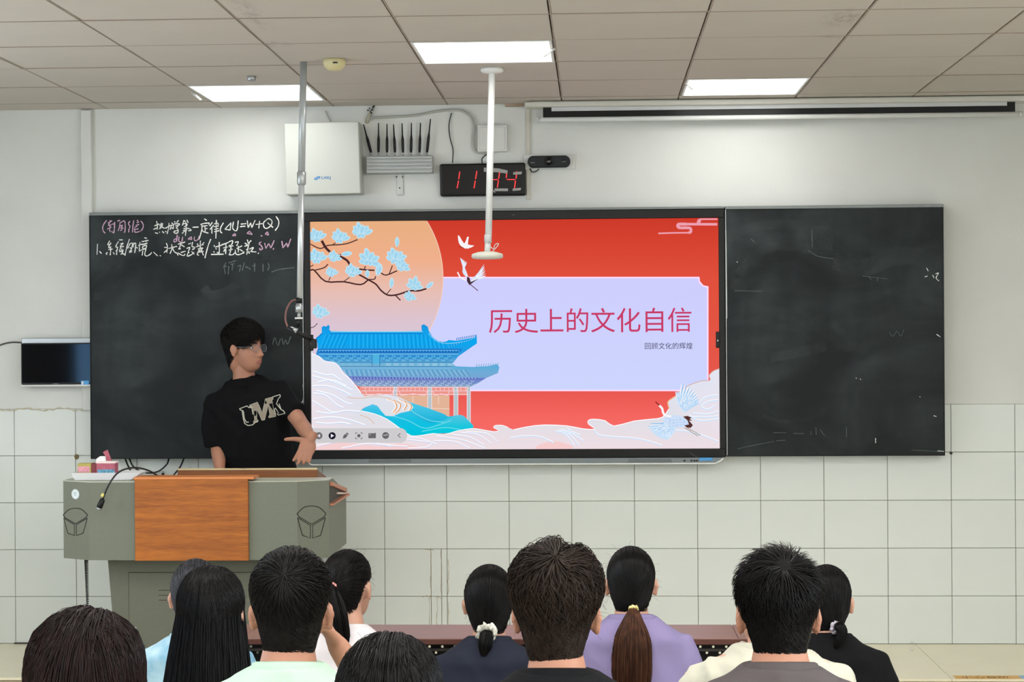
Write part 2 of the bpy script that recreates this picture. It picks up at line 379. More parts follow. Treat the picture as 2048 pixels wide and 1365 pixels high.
# ------------------------------------------------------------------ boards and display
BY = -.10
def q(px, py, y=BY): v = at(px, py, y); return (v.x, v.z)
XB0, XB1 = at(180, 670, BY).x, at(1888.5, 670, BY).x
ZB0, ZB1 = .984, 2.2755
XD0, XD1 = at(609, 670, BY).x, at(1450, 670, BY).x
def chalkboard(x0, x1, label, strip):
    r = thing('chalkboard', ((x0 + x1) / 2, -.05, ZB0), label, 'chalkboard')
    obj('board_surface', MB().box((x0 + .004, BY, ZB0 + .006), (x1 - .004, -.012, ZB1 - .012)), M_BOARD, r)
    obj('top_rail', MB().box((x0, BY - .006, ZB1 - .016), (x1, -.004, ZB1), .002), mat('grey_rail', (118, 124, 124), .4, metal=.3), r)
    obj('bottom_rail', MB().box((x0, BY - .004, ZB0), (x1, -.004, ZB0 + .006), .001), M_BLACK, r)
    for a in (x0, x1 - .005): obj('side_rail', MB().box((a, BY - .004, ZB0 + .006), (a + .005, -.004, ZB1 - .016), .001), M_ALU if (a < XD0) == strip == (a > x0 + .1) or (not strip and a == x0) else M_BLACK, r)
    return r
cbl = chalkboard(XB0, XD0 - .004, 'left chalkboard panel with handwritten chalk formulas behind the presenter', True)
cbr = chalkboard(XD1 + .004, XB1, 'right chalkboard panel, wiped with faint chalk smears and no writing', False)

def ribbon(mb, pts, w, y, mi=0, jit=0):
    """flat stroke in the xz plane, pts in world (x, z)"""
    P = [Vector((p[0], p[1])) for p in pts]; n = len(P); V = []
    for i in range(n):
        t = (P[min(i + 1, n - 1)] - P[max(i - 1, 0)])
        if t.length < 1e-9: t = Vector((1, 0))
        t.normalize(); nn = Vector((-t.y, t.x)); ww = (w[i] if hasattr(w, '__len__') else w) * (1 + random.uniform(-jit, jit)) / 2
        V += [(P[i].x + nn.x * ww, y, P[i].y + nn.y * ww), (P[i].x - nn.x * ww, y, P[i].y - nn.y * ww)]
    mb.add(V, [(2 * i, 2 * i + 1, 2 * i + 3, 2 * i + 2) for i in range(n - 1)], mi)
def chalk(parent, name, strokes, ox, oy, sc, m, w, y=BY - .0012):
    mb = MB()
    for st in strokes:
        pts = [at(ox + x / sc, oy + yy / sc, y) for x, yy in st]
        ribbon(mb, [(p.x, p.z) for p in (crom(pts, 4) if len(pts) > 2 else [pts[0].lerp(pts[1], t / 4) for t in range(5)])], w, y, 0, .3)
    return obj(name, mb, m, parent)
A = (180, 420, 9.309); B = (380, 420, 8.904)
PK1 = [[(310,195),(255,270),(235,340),(250,400),(285,435)],[(335,245),(410,205)],[(380,195),(345,290),(400,275)],[(320,360),(400,320)],[(375,300),(365,380),(385,415)],[(410,270),(460,255)],[(460,225),(455,330),(440,430),(400,395)],
[(510,210),(560,195)],[(560,230),(545,330),(520,395)],[(570,240),(630,205),(655,260),(650,400),(630,420)],[(560,290),(615,290)],[(600,280),(590,370),(560,385)],[(560,340),(610,330)],[(575,300),(620,350)],
[(745,210),(715,260),(745,310),(725,360),(720,420)],[(815,195),(800,300),(790,420)],[(875,190),(900,215)],[(870,240),(910,225)],[(850,290),(915,270)],[(830,330),(880,300)],[(840,370),(900,350)],[(830,340),(835,410),(880,415),(960,390)],
[(945,205),(985,260),(990,320),(960,380),(925,405)],[(1625,465),(1610,590)],[(1610,540),(1570,550),(1565,595),(1600,590)],[(1660,500),(1650,570),(1680,600),(1710,590),(1725,500)],[(1885,500),(1825,545)],[(1825,545),(1895,550)],[(1895,550),(1885,500)],[(1945,500),(1940,560),(1975,575),(2020,540),(2030,490)]]
WH1 = [[(1200,300),(1290,260)],[(1240,210),(1255,300),(1250,370)],[(1180,365),(1260,330)],[(1290,290),(1360,250)],[(1325,240),(1320,320),(1290,355)],[(1350,260),(1345,320),(1390,340),(1440,330)],[(1300,310),(1330,340)],[(1210,425),(1265,440)],[(1290,410),(1300,425)],[(1345,400),(1380,435)],[(1400,400),(1420,410)],
[(1470,245),(1465,330),(1435,450)],[(1440,320),(1540,280),(1550,350),(1520,330)],[(1520,285),(1490,370)],[(1520,240),(1540,260)],[(1570,215),(1590,240)],[(1650,195),(1610,240)],[(1550,285),(1560,265),(1665,260),(1650,290)],[(1590,300),(1640,290),(1605,340)],[(1600,330),(1640,370),(1630,430),(1570,430),(1570,400),(1650,380)],
[(1750,190),(1720,290)],[(1755,200),(1790,240)],[(1800,185),(1830,240)],[(1740,260),(1800,255),(1800,300),(1750,310)],[(1740,350),(1830,345),(1885,380),(1830,390)],[(1785,230),(1790,350),(1775,480)],[(1780,380),(1715,440)],[(1730,390),(1810,370)],[(1910,325),(2020,320)],
[(140,635),(130,835)],[(175,770),(215,815)],[(365,575),(330,650),(390,635)],[(390,610),(345,700),(400,690)],[(340,740),(420,730)],[(375,680),(385,760),(375,845)],[(330,790),(300,815),(320,835)],[(430,790),(455,830)],
[(530,590),(480,680),(520,700)],[(520,690),(500,760),(495,840)],[(480,770),(520,740)],[(540,560),(610,560)],[(560,640),(620,620),(560,690),(630,680)],[(570,700),(550,780),(600,760)],[(590,720),(600,800),(570,830)],[(620,740),(610,820),(650,820)],[(735,545),(690,680),(650,855)],
[(740,640),(700,720)],[(730,640),(790,620),(770,730),(730,800)],[(740,700),(770,720)],[(820,610),(800,700)],[(815,640),(850,620),(845,720),(830,800)],[(730,760),(760,790),(780,760)],[(850,700),(890,710)],
[(930,600),(920,700),(920,780)],[(900,670),(970,630)],[(910,775),(970,740)],[(1010,520),(1060,530)],[(960,590),(1090,570)],[(1000,580),(990,600)],[(1050,560),(1040,600)],[(960,650),(1070,620)],[(980,680),(1050,660),(1040,710),(980,720),(985,680)],[(975,740),(1050,720)],[(985,760),(970,850)],[(1040,730),(1020,830),(1060,860),(1130,820),(1145,790)],
[(1180,785),(1260,860)],[(1295,850),(1320,858)],[(1420,620),(1440,680),(1430,800)],[(1380,700),(1440,700)],[(1375,800),(1440,740)],[(1460,720),(1620,680)],[(1520,640),(1525,720),(1490,820)],[(1530,700),(1570,780),(1620,810)],
[(1640,640),(1770,600)],[(1690,600),(1680,670),(1650,730)],[(1650,735),(1690,720)],[(1700,650),(1760,690)],[(1620,800),(1640,850)],[(1640,800),(1700,840),(1750,850),(1770,820)],[(1690,795),(1780,770)],
[(1830,640),(1880,620)],[(1800,720),(1860,700),(1830,780),(1850,800)],[(1830,790),(1810,860),(1880,840),(1940,790)],[(1910,600),(1900,680),(1960,700)],[(1900,740),(1950,720)],[(1890,770),(1940,830)]]
WH2 = [[(130,600),(150,650)],[(185,550),(180,680)],[(250,580),(200,640)],[(110,660),(240,620)],[(140,700),(230,680),(150,750)],[(130,760),(240,740)],[(170,690),(130,790),(160,810)],[(200,700),(220,760),(240,810)],[(370,520),(320,650),(265,860)],
[(255,160),(300,190)],[(190,270),(215,250),(340,235),(330,265)],[(230,290),(310,280)],[(265,290),(270,390)],[(270,340),(310,330)],[(210,340),(240,390),(330,415)],[(215,270),(210,350),(185,450),(160,530)],
[(400,220),(350,290)],[(420,270),(355,350)],[(390,320),(390,420)],[(430,250),(500,240),(495,300)],[(420,300),(510,290)],[(430,350),(510,330)],[(430,390),(520,370)],[(470,180),(465,350),(460,510)],
[(595,230),(545,320),(545,390),(575,415)],[(730,230),(620,345)],[(620,345),(715,360)],[(715,360),(730,230)],[(775,210),(760,320),(800,370),(840,350),(860,190)],[(905,255),(1000,245)],[(890,300),(985,290)],[(1020,190),(1035,320)],[(1035,320),(1080,230)],[(1080,230),(1100,320)],[(1100,320),(1160,185)],
[(1170,260),(1290,245)],[(1240,200),(1225,330)],[(1370,170),(1310,230),(1320,310),(1370,330),(1440,280),(1460,200),(1400,155),(1350,190)],[(1380,230),(1480,315)],[(1530,115),(1580,200),(1570,290),(1515,370)],
[(430,630),(435,660)],[(420,740),(435,760)],[(450,665),(620,610)],[(520,575),(520,760),(480,755)],[(455,690),(475,700)],[(375,795),(600,790)],[(560,620),(690,580)],[(640,600),(635,790)],[(590,680),(670,660)],[(620,700),(600,750)],[(690,570),(760,550),(740,620),(690,640)],[(690,660),(770,640)],[(730,650),(720,740),(700,800)],[(690,720),(760,700)],[(690,800),(760,800),(800,760)],
[(800,580),(860,570),(830,640)],[(860,640),(860,760)],[(830,690),(930,640)],[(880,700),(940,740)],[(805,710),(815,780),(860,800),(920,780),(950,760)],[(960,740),(955,780)],
[(1020,530),(1040,600)],[(975,590),(1020,620)],[(1090,545),(1050,600),(1010,800)],[(970,650),(1060,620)],[(1060,700),(1130,670),(1080,740),(1040,740)],[(1040,740),(1180,750)],[(1000,700),(1060,780)],[(1215,765),(1220,785)]]
PK2 = [[(800,420),(755,460)],[(755,460),(815,460)],[(815,460),(800,420)],[(1060,380),(1015,420)],[(1015,420),(1110,440)],[(1110,440),(1060,380)],[(1380,390),(1340,430)],[(1340,430),(1400,450)],[(1400,450),(1380,390)],[(1260,462),(1290,465)],
[(1270,570),(1230,600),(1270,640),(1290,690),(1250,715),(1240,680)],[(1330,590),(1350,690)],[(1350,690),(1400,600)],[(1400,600),(1440,680)],[(1440,680),(1500,545)],[(1490,680),(1480,710)],[(1635,555),(1655,680)],[(1655,680),(1720,590)],[(1720,590),(1740,670)],[(1740,670),(1795,515)]]
FT = [[(640,940),(600,1020),(650,1000)],[(680,945),(820,905)],[(690,1000),(680,1150)],[(720,970),(790,960)],[(760,960),(750,1080)],[(850,1010),(900,990),(880,1100)],[(970,940),(930,1080)],[(990,1010),(1080,1060)],[(1150,950),(1150,1100)],[(1110,1000),(1170,990)],[(1300,960),(1300,1100)],[(1390,950),(1410,1010),(1380,1080)],[(1450,1110),(1600,1060),(1860,1030)],[(600,1000),(630,1140)]]
lp, lw, lf = MB(), MB(), MB()
def addst(mb, sts, O, w):
    y = BY - .0012
    for st in sts:
        pts = [at(O[0] + x / O[2], O[1] + yy / O[2], y) for x, yy in st]
        pts = crom(pts, 4) if len(pts) > 2 else [pts[0].lerp(pts[1], t / 4) for t in range(5)]
        ribbon(mb, [(p.x, p.z) for p in pts], w, y, 0, .3)
addst(lp, PK1, A, .005); addst(lp, PK2, B, .0054); addst(lw, WH1, A, .0047); addst(lw, WH2, B, .0051); addst(lf, FT, B, .005)
addst(lf, [[(0,30),(10,0),(20,30)],[(35,5),(25,35)],[(42,0),(48,30),(58,8)],[(58,8),(66,28),(80,-5)]], (545, 676, 2.2), .005)
addst(lw, [[(0,0),(2,30),(-1,60),(-10,66)]], (606, 770, 1.8), .004)
obj('pink_writing', lp, M_CHALKP, cbl)['label'] = 'pink chalk writing'
obj('white_writing', lw, M_CHALK, cbl)['label'] = 'white chalk writing'
obj('faint_writing', lf, M_CHALKF, cbl)['label'] = 'half wiped grey chalk writing'
# smears and specks of the right board, px in the photograph
rf = MB(); rs = MB(); O1 = (0, 0, 1)
O7 = (1430, 400, 2.528)
addst(rf, [[(100,460),(235,462)],[(470,255),(520,285),(600,298)],[(180,195),(200,215)],[(295,1178),(360,1178)],[(395,1182),(450,1182)],[(310,1220),(355,1216)],[(485,1170),(485,1190)],[(510,1150),(512,1190)],[(530,1160),(555,1195)],[(665,1150),(665,1200)],[(745,385),(870,400)],[(780,390),(790,405)],[(820,392),(822,410)],[(880,670),(900,690),(920,665),(940,690),(955,655)],[(115,1260),(180,1245),(300,1222)],[(995,1265),(1165,1275)],[(490,150),(492,240)]], O7, .0022)
addst(rs, [[(1060,390),(1075,385)],[(1070,345),(1078,360)],[(1100,380),(1108,395)],[(1115,375),(1130,370),(1118,395),(1132,410)],[(1125,1270),(1165,1274)],[(812,1205),(812,1230)],[(1120,680),(1140,694)],[(1105,1092),(1120,1096)],[(712,900),(716,904)],[(733,905),(737,910)],[(1034,995),(1038,998)],[(110,313),(114,316)],[(55,150),(60,600)]], O7, .0035)
obj('faint_marks', rf, M_CHALKF, cbr); obj('chalk_marks', rs, M_CHALK, cbr)
sm = MB()
def smear(pts, w):
    y = BY - .0006
    pp = [at(O7[0] + x / O7[2], O7[1] + yy / O7[2], y) for x, yy in pts]; ribbon(sm, [(p.x, p.z) for p in crom(pp, 6)], w, y)
def smearmat():
    m = bpy.data.materials.new('chalk_smear_soft'); m.use_nodes = True; nt = m.node_tree; L = nt.links; bs = nt.nodes['Principled BSDF']
    bs.inputs['Base Color'].default_value = (*lin((120, 130, 130)), 1); bs.inputs['Roughness'].default_value = .95
    tc = nt.nodes.new('ShaderNodeTexCoord'); n = nt.nodes.new('ShaderNodeTexNoise'); n.inputs['Scale'].default_value = 6; n.inputs['Detail'].default_value = 7; n.inputs['Distortion'].default_value = 1
    L.new(tc.outputs['Object'], n.inputs['Vector']); mr = nt.nodes.new('ShaderNodeMapRange'); mr.inputs[1].default_value = .4; mr.inputs[2].default_value = .75; mr.inputs[4].default_value = .13
    L.new(n.outputs['Fac'], mr.inputs[0]); L.new(mr.outputs[0], bs.inputs['Alpha']); return m
for pts, w in (([(60,200),(180,140),(330,125),(450,130)], .05), ([(350,200),(480,190),(600,200)], .12), ([(120,380),(200,280),(330,230),(480,250)], .05), ([(80,420),(200,440),(330,420)], .06),
               ([(600,310),(760,340),(900,290),(1050,290),(1130,350)], .09), ([(240,1090),(330,1120),(480,1110),(560,1060)], .02), ([(280,800),(430,770),(560,740)], .05), ([(480,620),(560,600),(650,680)], .04)): smear(pts, w)
O7 = (170, 410, 4.357)
for pts, w in (([(150,560),(250,480),(330,530)], .05), ([(1030,720),(1100,790),(1250,750),(1310,690)], .05), ([(1500,440),(1650,420),(1800,480),(1830,560)], .06), ([(1700,700),(1800,640)], .05), ([(80,800),(200,780),(260,700)], .04), ([(560,1100),(700,900),(680,700)], .06)): smear(pts, w)
smo = obj('chalk_smears', sm, smearmat(), cbr)
# split the smears of the two boards
bm = bmesh.new(); bm.from_mesh(smo.data); bm2 = bm.copy(); cx = (XD0 + XD1) / 2 - wloc(cbr).x
bmesh.ops.delete(bm, geom=[f for f in bm.faces if f.calc_center_median().x < cx], context='FACES'); bmesh.ops.delete(bm2, geom=[f for f in bm2.faces if f.calc_center_median().x >= cx], context='FACES')
bm.to_mesh(smo.data); me2 = smo.data.copy(); bm2.to_mesh(me2); o2 = bpy.data.objects.new('chalk_smears', me2); o2.location = wloc(cbr) - wloc(cbl); link(o2, cbl)

for o_ in COL.objects:
    if o_.type == 'MESH' and ('writing' in o_.name or 'marks' in o_.name or 'smears' in o_.name): o_['kind'] = 'stuff'

# ---- the display
S_TL, S_TR, S_BR, S_BL = (622, 443), (1436, 437), (1439, 898), (622, 900.5)
SY = -.088
sx0, sx1 = at(622, 670, SY).x, at(1438, 670, SY).x; sz0, sz1 = at(1030, 899, SY).z, at(1030, 440, SY).z
disp = thing('interactive_display', ((XD0 + XD1) / 2, -.05, ZB0), 'large wall display showing a red and blue slide between the chalkboards', 'screen')
mb = MB(); y0, y1 = BY - .008, -.012
mb.box((XD0, y0, sz1), (XD1, y1, ZB1 - .012), .003).box((XD0, y0, ZB0 - .004), (XD1, y1, sz0), .003).box((XD0, y0, sz0), (sx0, y1, sz1), .001).box((sx1, y0, sz0), (XD1, y1, sz1), .001)
obj('bezel', mb, M_BLACK, disp)
obj('top_rail', MB().box((XD0, BY - .01, ZB1 - .012), (XD1, -.004, ZB1), .002), MATS['grey_rail'], disp)
scr = obj('screen', MB().box((sx0, -.082, sz0), (sx1, -.02, sz1)), M_BLACK, disp)
# bottom speaker bar
za, zb = at(1000, 929, -.12).z, ZB0 - .004; xa, xb = at(612, 920, -.12).x, at(1448, 920, -.12).x
mb = MB().prism([(xa, zb), (xb, zb), (xb - .02, za + .012), (xb - .045, za), (xa + .03, za), (xa + .008, za + .012)], -.125, -.02)
obj('speaker_bar', mb, mat('bar_grey', (120, 128, 130), .35, metal=.4), disp)
obj('bar_edge', MB().tube([(xa + .006, -.125, za + .014), (xa + .03, -.126, za), (xb - .045, -.126, za), (xb - .02, -.125, za + .012), (xb - .002, -.125, zb - .002)], .0035, 8), M_WHITE2, disp)
for px in (780, 1300):
    v = at(px, 922, -.126); obj('speaker_grille', MB().box((v.x - .11, -.1275, v.z - .008), (v.x + .11, -.124, v.z + .008), .001), mat('grille_grey', (98, 104, 106), .6), disp)
v = at(1412, 919, -.126); st = obj('port_sticker', MB().box((v.x - .034, -.128, v.z - .008), (v.x + .034, -.125, v.z + .008), .001), mat('blue_sticker', (70, 150, 210), .5), disp)
for px in (1369, 1383, 1389, 1394): v = at(px, 922, -.126); obj('port', MB().box((v.x - .005, -.127, v.z - .004), (v.x + .005, -.124, v.z + .004)), M_BLACK, disp)
for px, py in ((622, 686), (1435, 680)):
    v = at(px, py, BY - .008); h = MB().box((v.x - .009, BY - .014, v.z - .042), (v.x + .013, BY - .006, v.z + .042), .004, seg=2)
    b = obj('side_button_bar', h, M_BLACK, disp); obj('arrow', MB().prism([(v.x - .001, v.z - .01), (v.x + .006, v.z - .004), (v.x - .001, v.z + .002)], BY - .0145, BY - .014), M_WHITE, b)
v = at(1027, 430, y0); obj('camera_dot', MB().lathe((v.x, y0, v.z), [(.006, 0), (.005, -.003)], 14, 'y'), M_BLACKG, disp)
v = at(1003, 908, y0); 
for a, b in (((940, 848), (968, 868)),): pass
mb = MB(); ribbon(mb, [q(*p_, y0 - .0005) for p_ in ((1380, 905), (1388, 912), (1396, 915))], .002, y0 - .0005); obj('chalk_marks', mb, M_CHALKF, disp)

# ---- slide picture (flat, emits its own colours)
def slide_material():
    m = bpy.data.materials.new('slide_light'); m.use_nodes = True; nt = m.node_tree; nt.nodes.clear()
    o = nt.nodes.new('ShaderNodeOutputMaterial'); e = nt.nodes.new('ShaderNodeEmission'); a = nt.nodes.new('ShaderNodeAttribute'); a.attribute_name = 'tint'
    nt.links.new(a.outputs['Color'], e.inputs[0]); e.inputs[1].default_value = 1.0; nt.links.new(e.outputs[0], o.inputs[0]); return m
M_SLIDE = slide_material()
sxc = (S_TL[0], S_TR[0])
class Slide:
    def __init__(s): s.V = []; s.F = []; s.C = []; s.k = 0
    def P(s, x, y):
        # px of the photograph to the slide plane
        v = at(x, y, SY); return (min(max(v.x, sx0), sx1), min(max(v.z, sz0), sz1))
    def col(s, c, y): return c(y) if callable(c) else c
    def poly(s, pts, c, ox=0, oy=0, sc=1, smooth=0, keep=False):
        pts = [(ox + p[0] / sc, oy + p[1] / sc) for p in pts]
        if smooth:
            Q = [Vector((*p, 0)) for p in pts]; Q = crom(Q + [Q[0]], smooth)[:-1]; pts = [(p.x, p.y) for p in Q]
        if not keep: s.k += 1
        y = SY - .00002 * s.k; o = len(s.V); W_ = [s.P(*p) for p in pts]
        tri = tessellate_polygon([[Vector((*p, 0)) for p in W_]])
        s.V += [(p[0], y, p[1]) for p in W_]; s.C += [lin(s.col(c, p[1])) for p in pts]; s.F += [tuple(o + i for i in t) for t in tri]
    def line(s, pts, w, c, ox=0, oy=0, sc=1, smooth=4, keep=True, taper=False):
        pts = [(ox + p[0] / sc, oy + p[1] / sc) for p in pts]
        if smooth and len(pts) > 2: pts = [(p.x, p.y) for p in crom([Vector((*p, 0)) for p in pts], smooth)]
        if not keep: s.k += 1
        y = SY - .00002 * (s.k + .5); o = len(s.V); n = len(pts)
        for i in range(n):
            a, b = Vector(pts[max(i - 1, 0)]), Vector(pts[min(i + 1, n - 1)]); t = (b - a)
            t = t.normalized() if t.length > 1e-9 else Vector((1, 0)); nn = Vector((-t.y, t.x)) * w / 2 * ((math.sin(PI * (i + .4) / (n - .2)) ** .7) if taper else 1)
            for sg in (1, -1): X = s.P(pts[i][0] + nn.x * sg, pts[i][1] + nn.y * sg); s.V.append((X[0], y, X[1])); s.C.append(lin(s.col(c, pts[i][1])))
        s.F += [(o + 2 * i, o + 2 * i + 1, o + 2 * i + 3, o + 2 * i + 2) for i in range(n - 1)]
    def build(s, name, parent):
        me = bpy.data.meshes.new(name); off = wloc(parent); me.from_pydata([tuple(Vector(v) - off) for v in s.V], [], s.F); me.materials.append(M_SLIDE)
        ca = me.color_attributes.new('tint', 'FLOAT_COLOR', 'POINT'); ca.data.foreach_set('color', np.array([(*c, 1) for c in s.C], dtype=np.float32).ravel())
        return link(bpy.data.objects.new(name, me), parent)
def grad(*st):
    def f(y):
        for (a, ca), (b, cb) in zip(st, st[1:]):
            if y <= b: t = max(0, min(1, (y - a) / (b - a))); return tuple(u + (v - u) * t for u, v in zip(ca, cb))
        return st[-1][1]
    return f
SL = Slide()
RED = grad((437, (204, 58, 42)), (480, (214, 66, 48)), (556, (224, 80, 60)), (690, (228, 86, 70)), (781, (232, 88, 80)), (840, (246, 104, 98)), (900, (248, 112, 108)))
ys = list(range(436, 904, 12))
for a, b in zip(ys, ys[1:]): SL.poly([(618, a), (1442, a), (1442, b), (618, b)], RED, keep=True)
LAV = grad((556, (207, 206, 254)), (680, (203, 205, 250)), (781, (205, 214, 254)))
SL.poly([(800, 554), (1399, 554), (1400, 563), (1407, 571), (1417, 573), (1417, 783), (800, 783)], (255, 220, 250))
SL.poly([(800, 557), (1396, 557), (1398, 566), (1405, 573), (1414, 576), (1414, 780), (800, 780)], LAV)
SUN = grad((440, (232, 176, 130)), (520, (240, 176, 140)), (580, (232, 190, 178)), (640, (220, 196, 208)), (760, (214, 206, 232)))
SL.k += 1
for i in range(56):
    a, b = 438 + i * 6, 438 + (i + 1) * 6
    f_ = lambda y: 671.3 + math.sqrt(max(0, 214.8 ** 2 - (y - 556) ** 2))
    SL.poly([(618, a), (f_(a), a), (f_(b), b), (618, b)], SUN, keep=True)
SL.line([(671.3 + 214.8 * math.cos(t), 556 + 214.8 * math.sin(t)) for t in np.linspace(-.56, .9, 40)], 1.4, (246, 206, 186), smooth=0)
# pagoda
Z4 = (620, 630, 5.055); Z3 = (620, 440, 6.825); Z6 = (610, 420, 2.73); Z7 = (1020, 420, 2.625); Z5 = (1180, 740, 7.585)
BL = grad((645, (30, 140, 215)), (664, (20, 160, 235)), (690, (10, 168, 240)), (705, (40, 150, 225)), (725, (70, 168, 222)), (740, (110, 175, 215)), (765, (120, 160, 210)), (778, (150, 185, 205)))
SL.k += 1
SL.poly([(500,725),(1620,725),(1620,815),(500,815)], (236, 150, 138), *Z4)
SL.poly([(540,815),(1410,815),(1410,1100),(900,1100),(540,900)], (228, 180, 152), *Z4)
SL.k += 1
for x, w, yb in ((862, 34, 1000), (1210, 40, 1010), (1475, 42, 1060), (1605, 34, 1130)): SL.poly([(x - w/2,725),(x + w/2,725),(x + w/2,yb),(x - w/2,yb)], (186, 196, 200), *Z4, keep=True); [SL.line([(x + sg*w/2,730),(x + sg*w/2,yb)], .9, (248,240,250), *Z4) for sg in (-1, 1)]
for yy in (735, 770, 805): SL.line([(520,yy),(1600,yy)], .9, (255,225,240), *Z4)
for x in list(range(560, 1600, 42)): SL.line([(x,735),(x + random.uniform(-6,6),770)], .8, (255,225,240), *Z4)
for x0_, x1_ in ((560, 840), (900, 1185), (1240, 1410)): SL.line([(x0_,775),(x0_+20,815),((x0_+x1_)/2,800),(x1_-20,815),(x1_,775)], .9, (255,235,245), *Z4, smooth=0)
for x in (1040, 1300): SL.line([(x,820),(x,900)], .8, (255,235,225), *Z4)
SL.line([(1230,945),(1410,955)], .8, (255,235,225), *Z4)
roof2 = [(320,550),(600,545),(1440,520),(1640,528),(1800,520),(1890,500),(1915,530),(1900,590),(1780,640),(1700,690),(1620,730),(480,725),(390,625)]
SL.poly(roof2, BL, *Z4)
SL.poly([(390,625),(900,632),(1250,640),(1780,640),(1700,690),(1620,730),(480,725)], grad((752, (92, 100, 190)), (765, (110, 140, 205)), (775, (160, 188, 205))), *Z4)
for k in range(52):
    x = 345 + k * 24; SL.line([(x, 556), (x + 18 + k * .6, 622)], .9, (70, 130, 175) if k % 2 else (165, 205, 225), *Z4)
for k in range(80):
    x = 420 + k * 16; SL.line([(x, 634), (x + 6, 650)], .9, (60, 70, 170) if k % 2 else (190, 200, 240), *Z4)
for r_ in range(3):
    for k in range(34):
        x = 470 + r_ * 12 + k * 35; y = 664 + r_ * 20; SL.line([(x,y),(x+9,y+12),(x+24,y+12),(x+32,y)], .8, (200,212,235) if (k + r_) % 2 else (96,120,180), *Z4, smooth=0)
for k in range(10): x = 1680 + k * 24; SL.line([(x, 530 - k*2), (x + 8, 500 - k*1.5)], 1.3, (110, 170, 205), *Z4)
roof1 = [(55,240),(90,210),(120,180),(118,130),(135,112),(165,120),(185,100),(200,120),(195,150),(210,165),(600,172),(1130,165),(1125,110),(1150,95),(1190,120),(1200,160),(1215,185),(1240,225),(1290,265),(1340,275),(1380,270),(1400,255),(1480,262),(1600,240),(1660,228),(1685,205),(1688,290),(1600,350),(1500,420),(1440,495),(1480,525),(1440,548),(320,556),(250,480),(130,460),(60,400),(80,340),(75,280)]
SL.poly(roof1, BL, *Z4)
SL.line([(210,172),(1140,172)], 1.6, (120,215,250), *Z4); SL.line([(200,190),(1140,188)], 1.2, (10,110,190), *Z4)
SL.line([(120,190),(60,250)], 1.4, (20,110,190), *Z4); SL.line([(1200,185),(1235,230),(1300,275),(1400,290),(1560,270),(1680,225)], 1.6, (130,205,240), *Z4)
for k in range(58):
    x = 140 + k * 21; SL.line([(x + 20, 195 + max(0, k - 46) * 8), (x + (-40 if k < 12 else 10 + k * .5), 340)], .9, (10, 130, 205) if k % 2 else (50, 190, 248), *Z4)
SL.k += 1
SL.poly([(80,345),(1540,345),(1480,420),(1440,495),(1475,520),(330,530),(250,480),(130,460),(60,400)], grad((698, (25, 120, 205)), (712, (50, 150, 215)), (724, (95, 175, 218)), (735, (130, 185, 212))), *Z4)
for yy, cc in ((350, (15,80,170)), (358, (120,200,240)), (378, (15,70,160)), (397, (150,215,245)), (480, (40,100,170)), (522, (60,110,170)), (540, (150,190,225))): SL.line([(90 if yy < 400 else 300, yy), (1500 if yy < 400 else 1440, yy)], 1.1, cc, *Z4)
for k in range(96): x = 95 + k * 15; SL.line([(x, 362), (x + 4, 376)], 1.0, (12, 70, 160) if k % 2 else (90,185,240), *Z4)
for r_ in range(3):
    for k in range(32):
        x = 150 + r_ * 9 + k * 40
        if 590 < x < 700 or x > 1400: continue
        y = 408 + r_ * 22; SL.line([(x,y),(x+10,y+14),(x+26,y+14),(x+34,y)], .8, (120,205,240) if (k + r_) % 2 else (25,95,175), *Z4, smooth=0)
for k in range(15):
    x = 300 + k * 78
    if 560 < x < 700: continue
    SL.poly([(x,490),(x+50,490),(x+50,518),(x,518)], (150,200,225), *Z4, keep=True)
SL.poly([(628,402),(706,402),(706,492),(628,492)], (80,180,225), *Z4); SL.line([(628,402),(628,520)], 1, (25,90,165), *Z4); SL.line([(706,402),(706,520)], 1, (25,90,165), *Z4)
for k in range(11): x = 1480 + k * 19; SL.line([(x, 258 - k*3.6), (x + 9, 232 - k*3.2)], 1.4, (20, 120, 200), *Z4)
for k in range(22): x = 1400 + k * 13; SL.line([(x, 330 - k*4.5), (x + 8, 318 - k*4.5)], 1, (10, 90, 175) if k % 2 else (110,200,240), *Z4)
# teal hills
SL.poly([(305,1095),(340,1070),(370,1055),(385,1068),(410,1075),(470,1050),(520,1032),(560,1045),(600,1060),(690,1090),(780,1130),(850,1120),(890,1150),(920,1195),(800,1215),(700,1225),(580,1235),(520,1200),(450,1160)], grad((800, (110, 200, 235)), (830, (30, 190, 228)), (870, (0, 196, 222))), *Z6)
SL.poly([(520,1032),(600,1060),(690,1090),(780,1130),(700,1165),(640,1150),(580,1110),(545,1070)], grad((800, (90, 205, 235)), (850, (20, 175, 215))), *Z6, smooth=3)
SL.poly([(620,1215),(700,1180),(780,1140),(850,1120),(890,1150),(915,1195),(760,1222)], grad((828, (100, 195, 225)), (860, (10, 200, 220))), *Z6, smooth=3)
for st in ([(455,1120),(560,1150),(640,1190),(700,1185),(800,1150)], [(540,1060),(600,1110),(680,1150),(760,1160)], [(640,1210),(760,1190),(850,1200)]): SL.line(st, 1.2, (130,225,240), *Z6)
